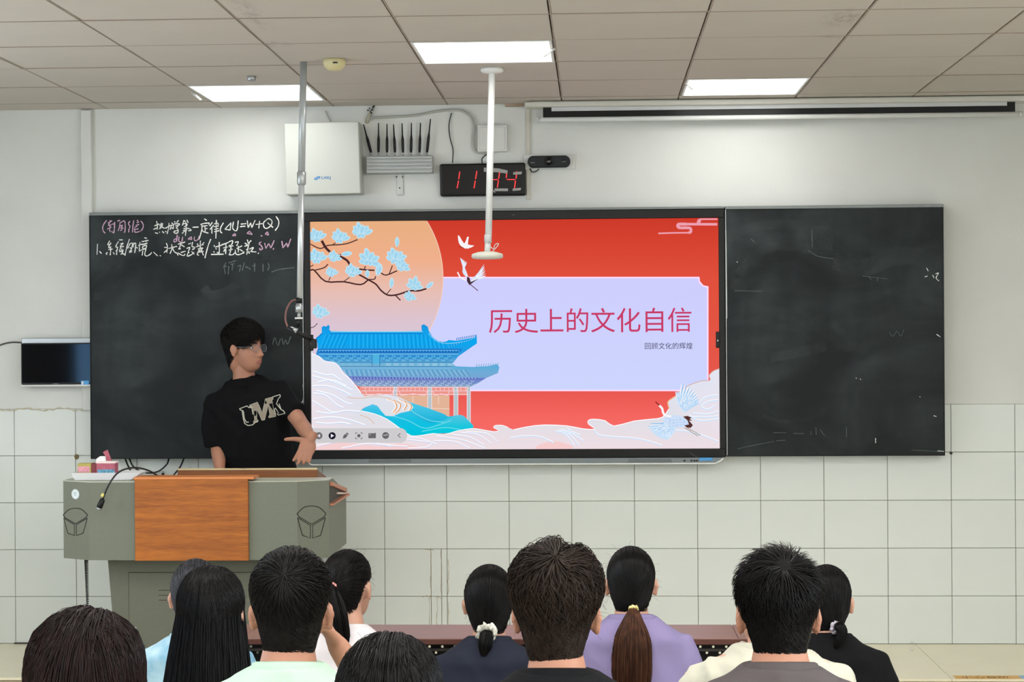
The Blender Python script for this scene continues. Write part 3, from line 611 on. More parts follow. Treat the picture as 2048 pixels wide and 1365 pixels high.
# clouds
CLD = grad((690, (232, 232, 240)), (760, (226, 228, 242)), (830, (222, 224, 232)), (870, (232, 222, 228)), (900, (238, 222, 228)))
tr = lambda pts, Z: [(Z[0] + x / Z[2], Z[1] + y / Z[2]) for x, y in pts]
c1 = tr([(20,780),(75,800),(110,828),(160,835),(190,860),(205,890),(240,920),(280,965),(305,1000),(325,1018),(400,1012),(460,1010),(520,1025),(575,1055),(592,1080),(575,1098),(520,1110),(480,1128),(440,1125),(415,1098),(395,1070),(370,1062),(320,1082),(305,1095)], Z6)
c2 = tr([(305,1098),(380,1115),(450,1145),(520,1195),(580,1235),(640,1232),(700,1222),(760,1228),(830,1208),(910,1195),(960,1200),(1030,1212),(1060,1205),(1030,1190),(1040,1178),(1080,1178),(1110,1190)], Z6)
c3 = tr([(20,1155),(90,1140),(180,1130),(300,1135),(380,1150),(445,1152),(412,1125),(412,1106),(440,1100),(500,1108),(545,1136),(650,1110),(740,1100),(800,1090),(835,1045),(828,1010),(850,990),(880,970),(900,945),(940,922),(1000,900),(1050,895),(1045,870),(1070,845),(1110,832)], Z7)
SL.poly(c1 + c2 + c3 + [(1444, 905), (615, 905)], CLD)
edge = (255, 250, 255)
SL.line(c1[:9], 1.6, edge, smooth=3); SL.line(c2, 1.5, (250,255,255), smooth=2); SL.line(c3[:15], 1.8, edge, smooth=2)
SL.line(c3[14:19], 2, (244, 170, 120), smooth=3); SL.line(c3[18:], 1.4, (215, 170, 150), smooth=3)
SL.poly(tr([(150,1235),(220,1215),(300,1230),(330,1255),(140,1258)], Z7), (246, 205, 205), smooth=2)
SL.poly(tr([(60,1290),(200,1270),(400,1290),(520,1275),(640,1300),(640,1312),(30,1312)], Z6), (244, 208, 210), smooth=2)
random.seed(11)
LB = (190, 220, 252)
for st in ([(45,880),(110,900),(150,900),(200,930)],[(40,905),(120,925),(170,935),(225,960)],[(70,940),(130,930),(210,960),(260,985)],[(40,960),(120,960),(200,985),(250,1010)],[(45,1000),(110,1010),(170,1060),(210,1080)],[(60,985),(150,1010),(220,1050),(260,1060)],[(40,1040),(90,1070),(140,1100),(180,1105)],[(60,1100),(140,1110),(220,1095),(300,1100)],[(45,1140),(140,1130),(220,1140),(290,1160),(330,1175)],[(60,1160),(130,1165),(200,1160),(250,1170)],[(40,1180),(60,1220),(90,1260)]):
    SL.line(st, 1.8, (255,255,255), *Z6); SL.line([(x + 2, y + 6) for x, y in st], 1.0, LB, *Z6)
for st in ([(230,1025),(300,1030),(390,1020),(470,1032)],[(300,1120),(350,1140),(380,1170)]): SL.line(st, 1.5, (222,190,160), *Z6)
for st in ([(450,1035),(490,1050),(500,1080),(480,1108)],[(480,1040),(520,1060),(515,1090),(490,1112)],[(510,1035),(555,1060),(540,1095)],[(540,1045),(580,1070),(570,1098)]): SL.line(st, 2.4, (226,160,100), *Z6); SL.line([(x - 6, y) for x, y in st], 2.2, (255,252,250), *Z6)
for st in ([(60,1290),(200,1260),(330,1255),(420,1280),(560,1290)],[(200,1300),(350,1275),(470,1290)],[(470,1240),(620,1260),(690,1270),(660,1295),(560,1300)],[(560,1240),(640,1250),(720,1280)],[(700,1260),(820,1265),(900,1300)],[(720,1235),(860,1255),(980,1300)],[(800,1225),(900,1240),(980,1285)],[(850,1215),(940,1225),(1020,1275)],[(880,1210),(990,1220),(1050,1265)]): SL.line(st, 1.7, (255,250,252), *Z6); SL.line([(x + 3, y + 5) for x, y in st], .9, (190,215,250), *Z6)
for st in ([(240,1165),(290,1180),(340,1240)],[(255,1160),(310,1180),(365,1240)],[(270,1155),(330,1180),(385,1215)],[(440,1155),(470,1185),(560,1195),(640,1200),(720,1215),(800,1240)],[(300,1150),(330,1170),(370,1185)],[(870,1160),(930,1165),(1020,1190),(1095,1220)],[(960,1090),(1040,1090),(1095,1085)],[(960,1070),(1040,1075),(1095,1060)],[(1095,1000),(1040,1010),(1005,1035),(1040,1050),(1075,1030)],[(1095,975),(1030,985),(990,1020)],[(940,1080),(1000,1110),(1095,1100)],[(0,1200),(80,1190),(160,1195),(230,1225)]): SL.line(st, 1.8, (205,228,254), *Z7); SL.line([(x, y - 5) for x, y in st], 1.1, (255,255,255), *Z7)
# top right scroll
SCL = (238, 160, 176)
SL.k += 1
Z8 = (1290, 430, 12.047)
for st, w in (([(320,448),(700,435),(1050,432)], 3), ([(1050,435),(1100,410),(1105,350),(1060,315),(850,315)], 5.5), ([(850,320),(800,290),(790,250),(830,225),(1000,225)], 6), ([(1000,225),(1740,228)], 5), ([(1290,220),(1295,160),(1330,120)], 7), ([(1320,105),(1745,105)], 3)): SL.line(st, w, SCL, *Z8)
# branches and flowers
BR = (72, 42, 44)
SL.k += 1
for st, w in (([(0,330),(140,392),(240,350),(400,340),(520,320),(650,270)], 2.2), ([(160,285),(215,380),(275,440)], 5), ([(390,490),(500,550),(545,615)], 4.5), ([(0,690),(60,690),(210,840),(460,845),(690,885),(800,815)], 3), ([(60,690),(190,655),(245,605)], 2.2), ([(630,725),(790,815),(900,880),(970,965),(1070,1030),(1200,1020),(1360,970),(1480,970),(1590,940)], 3.2), ([(650,670),(780,685),(880,690)], 3), ([(800,815),(880,810),(895,770)], 2.2), ([(960,720),(1040,755),(1190,695)], 2.4), ([(1080,745),(1125,625)], 2), ([(1050,1010),(1105,945)], 1.6), ([(1160,1025),(1235,1100)], 2.4), ([(255,830),(280,780)], 1.6), ([(465,840),(540,785)], 1.6), ([(300,345),(390,290)], 1.6), ([(745,670),(755,630)], 2), ([(385,475),(430,475)], 1.8), ([(0,640),(45,618)], 2)): SL.line(st, w, BR, *Z3, smooth=3)
SL.line([(620, 656.5), (628, 654), (635, 647)], 1.4, BR)
def petal(cx, cy, ang, L, w, Z=Z3):
    ca, sa = math.cos(ang), math.sin(ang); pts = []
    for t, ww in ((0, .25), (.25, .8), (.55, 1), (.8, .7), (1, 0), (.8, -.7), (.55, -1), (.25, -.8), (0, -.25)):
        u, v = t * L, ww * w / 2; pts.append((cx + u * ca - v * sa, cy + u * sa + v * ca))
    SL.poly(pts, (200, 230, 242), *Z, smooth=2)
    pts2 = [((x - cx) * .82 + cx + .09 * L * ca, (y - cy) * .82 + cy + .09 * L * sa) for x, y in pts]
    SL.poly(pts2, (168, 218, 240), *Z, smooth=2)
    SL.line([(cx, cy), (cx + L * .7 * ca, cy + L * .7 * sa)], .5, (110, 170, 215), *Z)
def flower(cx, cy, s, rot=0, n=6, spread=2.6):
    o = list(range(n)); o.sort(key=lambda i: -abs(i - (n - 1) / 2))
    for i in o:
        a = -PI / 2 + rot + (i - (n - 1) / 2) / (n - 1) * spread; petal(cx, cy, a, s * (1 + .15 * ((i * 7) % 3 - 1)), s * .55)
    for i in (0, 1): petal(cx, cy, PI / 2 + rot + (.7 if i else -.7), s * .5, s * .42)
def bud(cx, cy, L, w, ang): petal(cx, cy, ang, L, w); petal(cx, cy, ang + .12, L * .9, w * .6)
for a in ((90, 250, 130, -.1), (400, 265, 135, .1), (695, 190, 150, 0), (90, 540, 140, 0), (320, 530, 105, .3), (575, 730, 125, .1), (800, 560, 160, .15, 6, 3.6), (1160, 540, 150, 0), (1240, 650, 120, .5), (1420, 910, 130, .2, 5, 3), (1350, 1070, 95, .3), (130, 1290, 130, .1), (290, 740, 95, 0)): flower(*a)
for a in ((1190, 370, 140, 62, -PI/2), (430, 475, 150, 70, -.15), (920, 760, 170, 95, -1.3), (785, 790, 110, 60, -PI/2), (1110, 930, 140, 62, -1.5), (1590, 935, 130, 60, -.75)): bud(*a)
# cranes
def feathers(bx, by, a0, a1, L0, L1, n, w, c1_, c2_, Z, L2=None):
    for i in range(n):
        t = i / (n - 1); a = a0 + (a1 - a0) * t; L = L0 + (L1 - L0) * t; c_ = c1_ if i % 2 else c2_
        x0_ = bx + 18 * t; SL.line([(x0_, by), (x0_ + L * .5 * math.cos(a - .12), by + L * .5 * math.sin(a - .12)), (x0_ + L * math.cos(a), by + L * math.sin(a))], w, c_, *Z, taper=True)
SL.k += 1
WHT, LBL = (250, 246, 250), (176, 214, 246)
feathers(1420, 640, -1.95, -.55, 330, 260, 26, 4.2, LBL, (222, 236, 252), Z5); feathers(1400, 640, -1.6, -.7, 430, 300, 16, 3, (150, 200, 240), WHT, Z5)
SL.k += 1
feathers(1330, 770, 2.05, 2.95, 330, 480, 24, 4, LBL, (225, 238, 252), Z5); feathers(1300, 760, 2.1, 3.0, 250, 420, 16, 3, (150, 200, 240), WHT, Z5)
SL.poly([(1110,740),(1200,700),(1300,690),(1400,710),(1470,770),(1500,820),(1430,860),(1330,880),(1200,850),(1120,800)], (206, 224, 248), *Z5, smooth=3)
for k in range(26): x, y = 1150 + (k * 53) % 320, 720 + (k * 37) % 130; SL.line([(x, y), (x + 26, y + 14)], .7, (140, 180, 230), *Z5)
SL.k += 1
SL.line([(1050,540),(1095,590),(1105,640),(1140,690),(1230,710)], 4.4, WHT, *Z5); SL.line([(992,485),(1060,545)], 1.8, (110, 20, 30), *Z5)
SL.poly([(1410,710),(1480,700),(1545,730),(1510,745),(1550,775),(1500,770),(1560,840),(1530,880),(1470,880),(1430,845),(1500,830),(1480,770)], (84, 48, 44), *Z5)
SL.line([(1430,880),(1640,1005)], 1, (120, 100, 70), *Z5); SL.line([(1480,885),(1680,995)], 1, (120, 100, 70), *Z5)
# two small cranes
SL.k += 1
SL.poly([(835,140),(845,145),(870,185),(885,150),(895,150),(890,190),(925,195),(890,212),(860,205),(840,180)], WHT, *Z6, smooth=2)
SL.line([(845,200),(865,208)], 1.6, (130, 50, 20), *Z6)
for i in range(7): SL.line([(893, 375), (870 - i * 1, 320 + i * 3), (848 + i * 6, 262 + i * 4)], 3.2, WHT if i % 2 else (205, 225, 248), *Z6, taper=True)
for i in range(7): SL.line([(905, 390), (945, 350 + i * 5), (978 + i * 2, 300 + i * 12)], 3.0, WHT if i % 2 else (205, 225, 248), *Z6, taper=True)
SL.line([(833,340),(850,370),(880,385)], 2.6, WHT, *Z6); SL.poly([(885,365),(898,370),(905,395),(950,375),(920,395),(898,412),(885,390)], (66, 44, 52), *Z6)
SL.line([(900,405),(945,442)], 1.6, (100, 60, 80), *Z6)
# tool bar of the display
SL.k += 1
bar = [(-20, 0), (0, 0)]
SL.poly([(624,857),(804,857),(811,861),(814,868),(814,876),(811,882),(804,886),(624,886)], (206, 204, 206))
def disc(x, y, r, c_): SL.poly([(x + r * math.cos(t), y + r * math.sin(t)) for t in np.linspace(0, 2 * PI, 20, endpoint=False)], c_)
disc(638, 872, 7.2, (112, 110, 112)); SL.poly([(634.5,872),(640.5,868.5),(640.5,875.5)], (225, 222, 225))
disc(664.6, 872, 7.2, (22, 22, 40)); SL.poly([(668.5,872),(662,868),(662,876)], (240, 238, 245))
SL.k += 1
SL.poly([(686,878),(687,872),(694,865.5),(698,868.5),(691.5,876.5)], (104,102,106)); SL.line([(692,868),(696,871)], .8, (215,212,215), smooth=0)
SL.k += 1; G_ = (104, 102, 106)
disc(718, 872, 3.4, G_)
for sx_, sy_ in ((1, 1), (1, -1), (-1, 1), (-1, -1)): SL.line([(718 + sx_ * 6.5, 872 + sy_ * 3), (718 + sx_ * 6.5, 872 + sy_ * 6), (718 + sx_ * 3, 872 + sy_ * 6)], 1.4, G_, smooth=0)
SL.poly([(737,867),(748,867),(752,866),(752,877),(737,877)], G_); SL.poly([(739,869),(741,869),(741,870.5),(739,870.5)], (220,218,220))
disc(771.5, 871.5, 6.8, G_); SL.line([(767,871),(772,871),(773,869.5),(776,871)], 1.1, (225,222,225), smooth=0)
SL.k += 1; SL.line([(801,867.5),(796,871.5),(801,875.5)], 1.5, (70,68,74), smooth=0)
SL.build('slide_picture', scr)['label'] = 'slide with pagoda, magnolias, cranes and clouds'

def text_mesh(name, txt, size, loc, m, parent, width=None, bold=0, depth=0, rot=(PI / 2, 0, 0), local=False, sp=1.0, height=None):
    cu_ = bpy.data.curves.new(name, 'FONT'); cu_.body = txt; cu_.size = size; cu_.offset = bold; cu_.extrude = depth; cu_.space_character = sp; cu_.resolution_u = 3
    t = bpy.data.objects.new(name + '_tmp', cu_); COL.objects.link(t); dg = bpy.context.evaluated_depsgraph_get()
    me = bpy.data.meshes.new_from_object(t.evaluated_get(dg)); bpy.data.objects.remove(t); me.name = name
    n = len(me.vertices); a = np.zeros(n * 3, np.float32); me.vertices.foreach_get('co', a); a = a.reshape(-1, 3)
    lo, hi = a.min(0), a.max(0); w = hi - lo; a[:, 0] -= lo[0]; a[:, 1] -= lo[1]
    if width: a[:, 0] *= width / w[0]
    if height: a[:, 1] *= height / w[1]
    me.vertices.foreach_set('co', a.ravel()); me.materials.clear(); me.materials.append(m); me.update()
    o = bpy.data.objects.new(name, me); off = wloc(parent) if parent else Vector((0, 0, 0)); o.location = Vector(loc) - off; o.rotation_euler = rot; link(o, parent); return o
def emis(name, rgb, es=1):
    m = bpy.data.materials.new(name); m.use_nodes = True; nt = m.node_tree; nt.nodes.clear(); o = nt.nodes.new('ShaderNodeOutputMaterial'); e = nt.nodes.new('ShaderNodeEmission')
    e.inputs[0].default_value = (*lin(rgb), 1); e.inputs[1].default_value = es; nt.links.new(e.outputs[0], o.inputs[0]); return m
ty = SY - .015
a_, b_ = at(978, 667, ty), at(1383, 664, ty); h_ = at(1100, 619, ty).z - at(1100, 668, ty).z
text_mesh('title_text', '历史上的文化自信', .13, a_, emis('title_light', (200, 60, 104)), scr, width=(b_ - a_).x, bold=.0002, height=h_)['label'] = 'red title lettering on the slide'
a_, b_ = at(1290, 699, ty), at(1385, 698, ty); h_ = at(1330, 686, ty).z - at(1330, 699, ty).z
text_mesh('subtitle_text', '回顾文化的辉煌', .035, a_, emis('subtitle_light', (40, 36, 70)), scr, width=(b_ - a_).x, height=h_)['label'] = 'small dark subtitle lettering'

# ------------------------------------------------------------------ things on the front wall
# white wireless box
r = thing('wireless_enclosure', at(645, 388, -.06), 'large white rectangular equipment box high on the wall with small blue logo', 'equipment box')
Yb, Yf = -.005, -.135
def quad_prism(mb, pts, y0, y1, bev=.006, mi=0):
    P = [at(*p, y1) for p in pts]
    bm = bmesh.new(); vs = [bm.verts.new((p.x, y, p.z)) for y in (y1, y0) for p in P]
    for f in ((0, 1, 2, 3), (7, 6, 5, 4), (0, 4, 5, 1), (1, 5, 6, 2), (2, 6, 7, 3), (3, 7, 4, 0)): bm.faces.new([vs[i] for i in f])
    bmesh.ops.bevel(bm, geom=bm.edges[:], offset=bev, segments=2, profile=.5, affect='EDGES'); bmesh.ops.recalc_face_normals(bm, faces=bm.faces)
    bm.verts.index_update(); mb.add([v.co.copy() for v in bm.verts], [[v.index for v in f.verts] for f in bm.faces], mi); bm.free(); return mb
obj('shell', quad_prism(MB(), [(568, 247), (718, 243), (722, 387), (572, 390)], Yb, Yf), mat('pale_box', (186, 190, 184), .5), r)
mb = MB(); P = [at(*p, Yf) for p in ((706, 246), (716, 245), (720, 386), (690, 387))]
mb.prism([(p.x, p.z) for p in P], Yf - .006, Yf + .001); obj('slanted_panel', mb, MATS['pale_box'], r)
blue = mat('blue_print', (50, 120, 180), .6)
mb = MB(); c = at(634.5, 356.5, Yf - .0008)
e = [(c.x + .016 * math.cos(t) + .004 * math.sin(t), c.z + .009 * math.sin(t) + .003 * math.cos(t)) for t in np.linspace(0, 2 * PI, 24, endpoint=False)]
mb.prism(e, Yf - .0008, Yf); lg = obj('logo', mb, blue, r)
mb = MB(); ribbon(mb, [(c.x - .009, c.z - .004), (c.x - .005, c.z + .004), (c.x - .001, c.z - .004)], .0016, Yf - .0012); ribbon(mb, [(c.x + .008, c.z + .004), (c.x + .003, c.z + .002), (c.x + .004, c.z - .003), (c.x + .01, c.z - .003)], .0016, Yf - .0012); obj('logo_mark', mb, M_WHITE, lg)
a_ = at(643, 360, Yf - .001); text_mesh('logo_text', 'LXKJ', .02, a_, blue, r, width=.048, height=.018, bold=.0004)
mb = MB().tube(crom([at(651, 222, -.01), at(655, 232, -.02), at(661, 243, -.03)]), .004, 6); o = obj('cable', mb, M_WCABLE); tag(o, 'short grey cable from the ceiling into the white equipment box', 'cable')
# signal box with antennas
r = thing('signal_box', at(798, 349, -.05), 'finned grey metal box with eight black antennas beside the white equipment box', 'signal box')
p0, p1 = at(732, 348, -.06), at(865, 311, -.06)
mb = MB().box((p0.x, -.055, p0.z), (p1.x, -.01, p1.z), .002)
for k in range(5): z = p0.z + (p1.z - p0.z) * (k + .5) / 5; mb.box((p0.x + .003, -.066, z - .0055), (p1.x - .003, -.054, z + .0055), .0015)
obj('finned_body', mb, M_GREYM, r)
for (bx, by, tx, ty_) in ((742, 305, 727, 249), (757, 305, 757, 246), (774, 305, 774, 248), (790, 305, 787, 249), (806, 305, 804, 247), (822, 305, 823, 246), (839, 305, 841, 246), (854, 305, 861, 238)):
    b_, t_ = at(bx, by, -.03), at(tx, ty_, -.03); k_ = b_.lerp(t_, .3)
    an = obj('antenna', MB().tube([b_, b_.lerp(t_, .1), b_.lerp(t_, .45), b_.lerp(t_, .6), t_], [.0055, .0075, .0075, .004, .0028], 8), M_BLACK, r)
    obj('connector', MB().tube([b_ - Vector((0, 0, .016)), b_], .0045, 8), M_ALU, an)
v0, v1 = at(794, 390, -.01), at(806, 349, -.01)
mb = MB().box((v0.x, -.012, v0.z), (v1.x, -.004, v1.z + .01), .001); br = obj('bracket', mb, mat('light_bracket', (190, 192, 190), .4, metal=.3), r)
for x, y in ((793, 354), (805, 354), (799, 376)): c = at(x, y, -.013); obj('screw', MB().lathe((c.x, -.012, c.z), [(.004, 0), (.003, -.003)], 8, 'y'), M_DARKGAP, br)
# digital clock
r = thing('digital_clock', at(965, 392, -.03), 'black wall clock with red digits partly behind the white drop pole', 'clock')
CF = -.052
obj('case', quad_prism(MB(), [(879, 328), (1050, 325), (1051, 391), (880, 393)], -.004, CF, .01), M_BLACK, r)
P0, P1 = at(886, 387, CF), at(1044, 332, CF)
obj('face', MB().box((P0.x, CF - .001, P0.z), (P1.x, CF + .002, P1.z), .001), mat('dark_red_glass', (8, 4, 4), .35, spec=.25), r)
RD = emis('red_digits', (255, 70, 70), 1.3)
ZC2 = (870, 300, 7.062)
mb = MB()
def seg(x0, y0, x1, y1, w=.0055):
    a, b = at(ZC2[0] + x0 / ZC2[2], ZC2[1] + y0 / ZC2[2], CF - .0025), at(ZC2[0] + x1 / ZC2[2], ZC2[1] + y1 / ZC2[2], CF - .0025)
    d = (b - a).normalized() * w * .5; ribbon(mb, [(a.x, a.z), (a.x + d.x, a.z + d.z), (b.x - d.x, b.z - d.z), (b.x, b.z)], [w * .3, w, w, w * .3], CF - .0025)
for sg_ in (((350, 305, 335, 415), (333, 432, 312, 545)), ((592, 295, 572, 415), (570, 432, 550, 545)), ((912, 305, 900, 412, .0055), (897, 430, 880, 535), (760, 420, 895, 420, .0045), (790, 310, 905, 300, .0045)), ((1015, 320, 1005, 400), (1012, 418, 1135, 418, .0045), (1155, 300, 1145, 410), (1138, 430, 1122, 545))):
    mb = MB()
    for g_ in sg_: seg(*g_)
    obj('digit', mb, RD, r)
for pts in ([(690,250),(900,262),(1025,290),(1022,335),(880,315),(690,310)], [(1105,315),(1228,305),(1222,345),(1105,350)], [(835,545),(1032,545),(1030,582),(850,582)], [(1095,548),(1215,535),(1210,570),(1097,580)], [(815,570),(830,565),(855,600),(835,605)]):
    P = [at(ZC2[0] + x / ZC2[2], ZC2[1] + y / ZC2[2], CF - .004) for x, y in pts]; obj('tape', MB().prism([(p.x, p.z) for p in P], CF - .0035, CF - .0032), mat('clear_tape', (170, 170, 168), .5, alpha=.82), r)['label'] = 'strip of pale tape'
# junction box
r = thing('junction_box', at(984, 304, -.03), 'white square junction box on the wall behind the white drop pole', 'junction box')
obj('body', quad_prism(MB(), [(955, 250), (1014, 250), (1014, 303), (955, 304)], -.004, -.045, .003), M_WHITE, r)
P0, P1 = at(959, 300, -.045), at(1010, 254, -.045); obj('cover', MB().box((P0.x, -.049, P0.z), (P1.x, -.044, P1.z), .002), M_WHITE, r)
# cables on the wall
def cable(name, pts, y, rad, m, label, cat='cable', sub=8):
    P = [at(p[0], p[1], p[2] if len(p) > 2 else y) for p in pts]; o = obj(name, MB().tube(crom(P, sub), rad, 8), m); return tag(o, label, cat)
cable('wall_cable', [(740, 236), (780, 234), (830, 231), (880, 222), (920, 221), (940, 232), (948, 250), (946, 280), (948, 298), (958, 306), (985, 303)], -.018, .0065, M_WCABLE, 'thick grey cable bundle looping from the ceiling edge to the junction box')
cable('thin_cable', [(903, 226), (898, 250), (900, 275), (906, 300), (905, 326, -.03)], -.012, .0028, M_CABLE, 'thin black wire hanging down to the left part of the digital clock')
cable('clock_cable', [(985, 304, -.03), (972, 310, -.03), (964, 318, -.03), (965, 328, -.03)], -.03, .0032, M_CABLE, 'short black wire from the junction box into the clock top')
cable('monitor_cable', [(-60, 718), (-20, 700), (5, 689), (25, 685), (44, 686)], -.015, .004, mat('dark_cable', (70, 66, 60), .6), 'dark cable running to the small wall monitor from the left')
# broken plaster at the ceiling corner
r = thing('loose_plaster', at(742, 243, -.01), 'peeling dark flakes of plaster where ceiling meets wall by the antennas', 'plaster')
mb = MB()
for x, y, s, a in ((752, 208, 5, .6), (747, 214, 5, .9), (744, 220, 4, .3), (741, 224, 3, 2), (736, 221, 3, .2), (743, 226, 3, 1.4), (739, 217, 2.4, 1)):
    c = at(x, y, -.02); u = Vector((math.cos(a), math.sin(a))) * s * .0026; v = Vector((-u.y, u.x)) * .5
    mb.prism([(c.x - u.x, c.z - u.y), (c.x + v.x, c.z + v.y), (c.x + u.x * 1.1, c.z + u.y * 1.1), (c.x - v.x, c.z - v.y)], -.022, -.018)
obj('flake', mb, mat('dark_flake', (50, 48, 46), .9), r)
obj('plaster_edge', MB().tube([at(733, 247, -.015), at(738, 233, -.016), at(741, 226, -.018)], [.008, .011, .006], 6), mat('old_plaster', (178, 176, 158), .9), r)
# vertical trunking by the clock and small one at the top
v0, v1 = at(1053, 400, -.01), at(1060, 216, -.01); struct('trim_2', MB().box((v0.x, -.016, v0.z), (v1.x, -.003, v1.z), .002), mat('trunking_cream', (196, 192, 180), .5))
v0, v1 = at(1010, 214, -.01), at(1050, 207, -.01); struct('trim_3', MB().box((v0.x, -.03, v0.z), (v1.x, -.003, v1.z), .002), mat('trunking_brown', (160, 140, 122), .6))
# projection screen rolled up
r = thing('projection_screen', at(1550, 240, -.08), 'rolled up projection screen with a black fabric border under the ceiling', 'projection screen')
ys_ = -.13
def zz(px, py, y=ys_): return at(px, py, y)
a, b = zz(1049, 214), zz(2100, 198)
obj('case', MB().box((a.x, -.135, a.z), (b.x + .3, -.006, ZC - .004), .006), mat('case_white', (205, 204, 196), .5), r)
a, b, c, d = zz(1086, 217, -.09), zz(2030, 203, -.09), zz(1088, 240, -.09), zz(2029, 222, -.09)
zt, zb_ = ZC - .02, .5 * (c.z + d.z)
obj('black_border', MB().box((a.x, -.092, zb_), (b.x, -.088, zt)), M_BLACK, r)
e, f = zz(1103, 224, -.093), zz(2014, 209, -.093)
obj('white_fabric', MB().box((e.x, -.094, .5 * (zz(1103, 226, -.093).z + zz(2014, 208, -.093).z)), (f.x, -.0925, zt)), mat('screen_fabric', (200, 202, 204), .8), r)
g, h = zz(1072, 242, -.09), zz(2044, 226, -.09); zg = .5 * (g.z + h.z)
obj('bottom_bar', MB().tube([(g.x + .012, -.09, zg), (h.x - .012, -.09, zg)], .0125, 12), M_WHITE2, r)
for x, s_ in ((g.x, 1), (h.x, -1)): obj('end_cap', MB().tube([(x, -.09, zg), (x + .014 * s_, -.09, zg)], .015, 12), M_WHITE, r)
# camera bar
r = thing('camera_bar', at(1098, 336, -.05), 'black rounded camera bar on a white bracket beside the digital clock', 'camera')
v0, v1 = at(1047, 340, -.01), at(1151, 309, -.01); obj('back_plate', MB().box((v0.x, -.02, v0.z), (v1.x, -.003, v1.z), .002), M_WHITE, r)
cl, cr_ = at(1067, 324, -.05), at(1129, 323, -.05)
mb = MB(); V, F = [], []; n = 28; rr = .0305
def stadium(rad, y):
    L = []
    for k in range(n):
        t = 2 * PI * k / n; cx_ = cr_.x if math.cos(t) > 0 else cl.x; L.append((cx_ + rad * math.cos(t), y, cl.z + rad * math.sin(t)))
    return L
rings = [stadium(rr, -.02), stadium(rr, -.065), stadium(rr - .004, -.07)]; V = sum(rings, [])
F = [(i * n + k, i * n + (k + 1) % n, (i + 1) * n + (k + 1) % n, (i + 1) * n + k) for i in range(2) for k in range(n)] + [tuple(range(n))[::-1], tuple(range(2 * n, 3 * n))]
mb.add(V, F); recalc(obj('body', mb, mat('navy_black_plastic', (10, 15, 20), .4, spec=.3), r))
c = at(1098, 323, -.07); ln = obj('lens_ring', MB().lathe((c.x, -.07, c.z), [(.025, 0), (.025, -.008), (.017, -.009), (.015, -.004)], 26, 'y'), M_BLACK, r); obj('lens', MB().lathe((c.x, -.073, c.z), [(.014, 0), (.01, -.004), (.004, -.006)], 20, 'y'), M_BLACKG, ln)
c = at(1128, 323, -.07); obj('sensor', MB().lathe((c.x, -.07, c.z), [(.01, 0), (.009, -.0015)], 16, 'y'), M_BLACKG, r)
c = at(1061, 325.5, -.071); obj('lettering', MB().box((c.x - .0, -.0712, c.z - .002), (c.x + .022, -.0702, c.z + .002)), mat('dull_silver', (110, 116, 120), .5), r)
mb = MB().tube(crom([at(1060, 337, -.03), at(1064, 344, -.02), at(1072, 343, -.02), at(1078, 338, -.02)]), .003, 6); obj('cable', mb, M_CABLE, r)
# small wall monitor
r = thing('wall_monitor', at(110, 775, -.04), 'small black wall monitor with white frame left of the chalkboard', 'monitor')
v0, v1 = at(42, 774, -.09), at(184, 686, -.09)
v1.x = min(v1.x, XB0 - .003) if False else v1.x
obj('case', MB().box((v0.x, -.088, v0.z + .01), (v1.x, -.036, v1.z), .004), M_BLACK, r)
obj('screen', MB().box((v0.x + .006, -.0895, v0.z + .02), (v1.x - .006, -.087, v1.z - .006)), M_BLACKG, r)
obj('bottom_edge', MB().box((v0.x, -.091, v0.z), (v1.x, -.036, v0.z + .01), .002), M_WHITE, r)
t0 = at(44, 686, -.05); t1 = at(184, 676, -.05)
obj('mount_rail', MB().box((t0.x, -.06, t0.z - .01), (t1.x, -.034, t1.z), .003), M_GREYM, r)
obj('mount', MB().box((t0.x + .08, -.05, v0.z + .05), (t1.x - .1, -.002, v1.z - .02), .003), M_BLACK, r)
v0, v1 = at(162, 771, -.09), at(178, 762, -.09); sk = obj('energy_label', MB().box((v0.x, -.0902, v0.z), (v1.x, -.0893, v1.z)), MATS['blue_sticker'], r)
obj('label_patch', MB().box((v0.x + .003, -.0906, v0.z + .004), (v0.x + .013, -.0901, v1.z - .003)), M_WHITE, sk)
v0 = at(106, 768, -.09); obj('lettering', MB().box((v0.x, -.0902, v0.z - .0015), (v0.x + .03, -.0893, v0.z + .0015)), MATS['dull_silver'], r)
# marks on the tiles
def blob_tag(name, px, py, s, m, label, cat, pts):
    mb = MB(); c = at(px, py, -.002); mb.prism([(c.x + x * s, c.z + z * s) for x, z in pts], -.006, .001); return tag(obj(name, mb, m), label, cat)
blob_tag('putty_lump', 153, 914, .012, mat('brown_putty', (112, 98, 66), .9), 'brown lump of putty on the tiles left of the chalkboard', 'putty', [(-1, .3), (-.3, 1.1), (.7, .9), (1.1, -.1), (.6, -1.1), (-.5, -1.2)])
blob_tag('wall_plug', 1902, 907, .009, M_BLACK, 'tiny black plug in the tiles right of the right chalkboard', 'wall plug', [(-1, 0), (0, .9), (1, 0), (0, -.9)])
mb = MB()
random.seed(3)
for (x, y0_, y1_) in ((862, 1098, 1196), (858, 1196, 1288), (882, 1100, 1190), (874, 1196, 1288), (897, 1120, 1190), (897, 1205, 1285)):
    pts = [at(x + random.uniform(-1.5, 1.5), y, -.0012) for y in np.linspace(y0_, y1_, 9)]; ribbon(mb, [(p.x, p.z) for p in pts], [random.uniform(.001, .004) for _ in pts], -.0012)
for (x0_, x1_, y) in ((850, 868, 1101), (845, 862, 1194), (872, 884, 1196)): pts = [at(x, y + random.uniform(-2, 2), -.0012) for x in np.linspace(x0_, x1_, 5)]; ribbon(mb, [(p.x, p.z) for p in pts], .003, -.0012)
o = obj('rough_grout', mb, mat('rough_grout', (170, 155, 130), .9), wall)
mb = MB(); pts = [at(x, 819 + 2.2 * math.sin(x * .09) + 1.2 * math.sin(x * .31), -.006) for x in range(-60, 182, 4)]
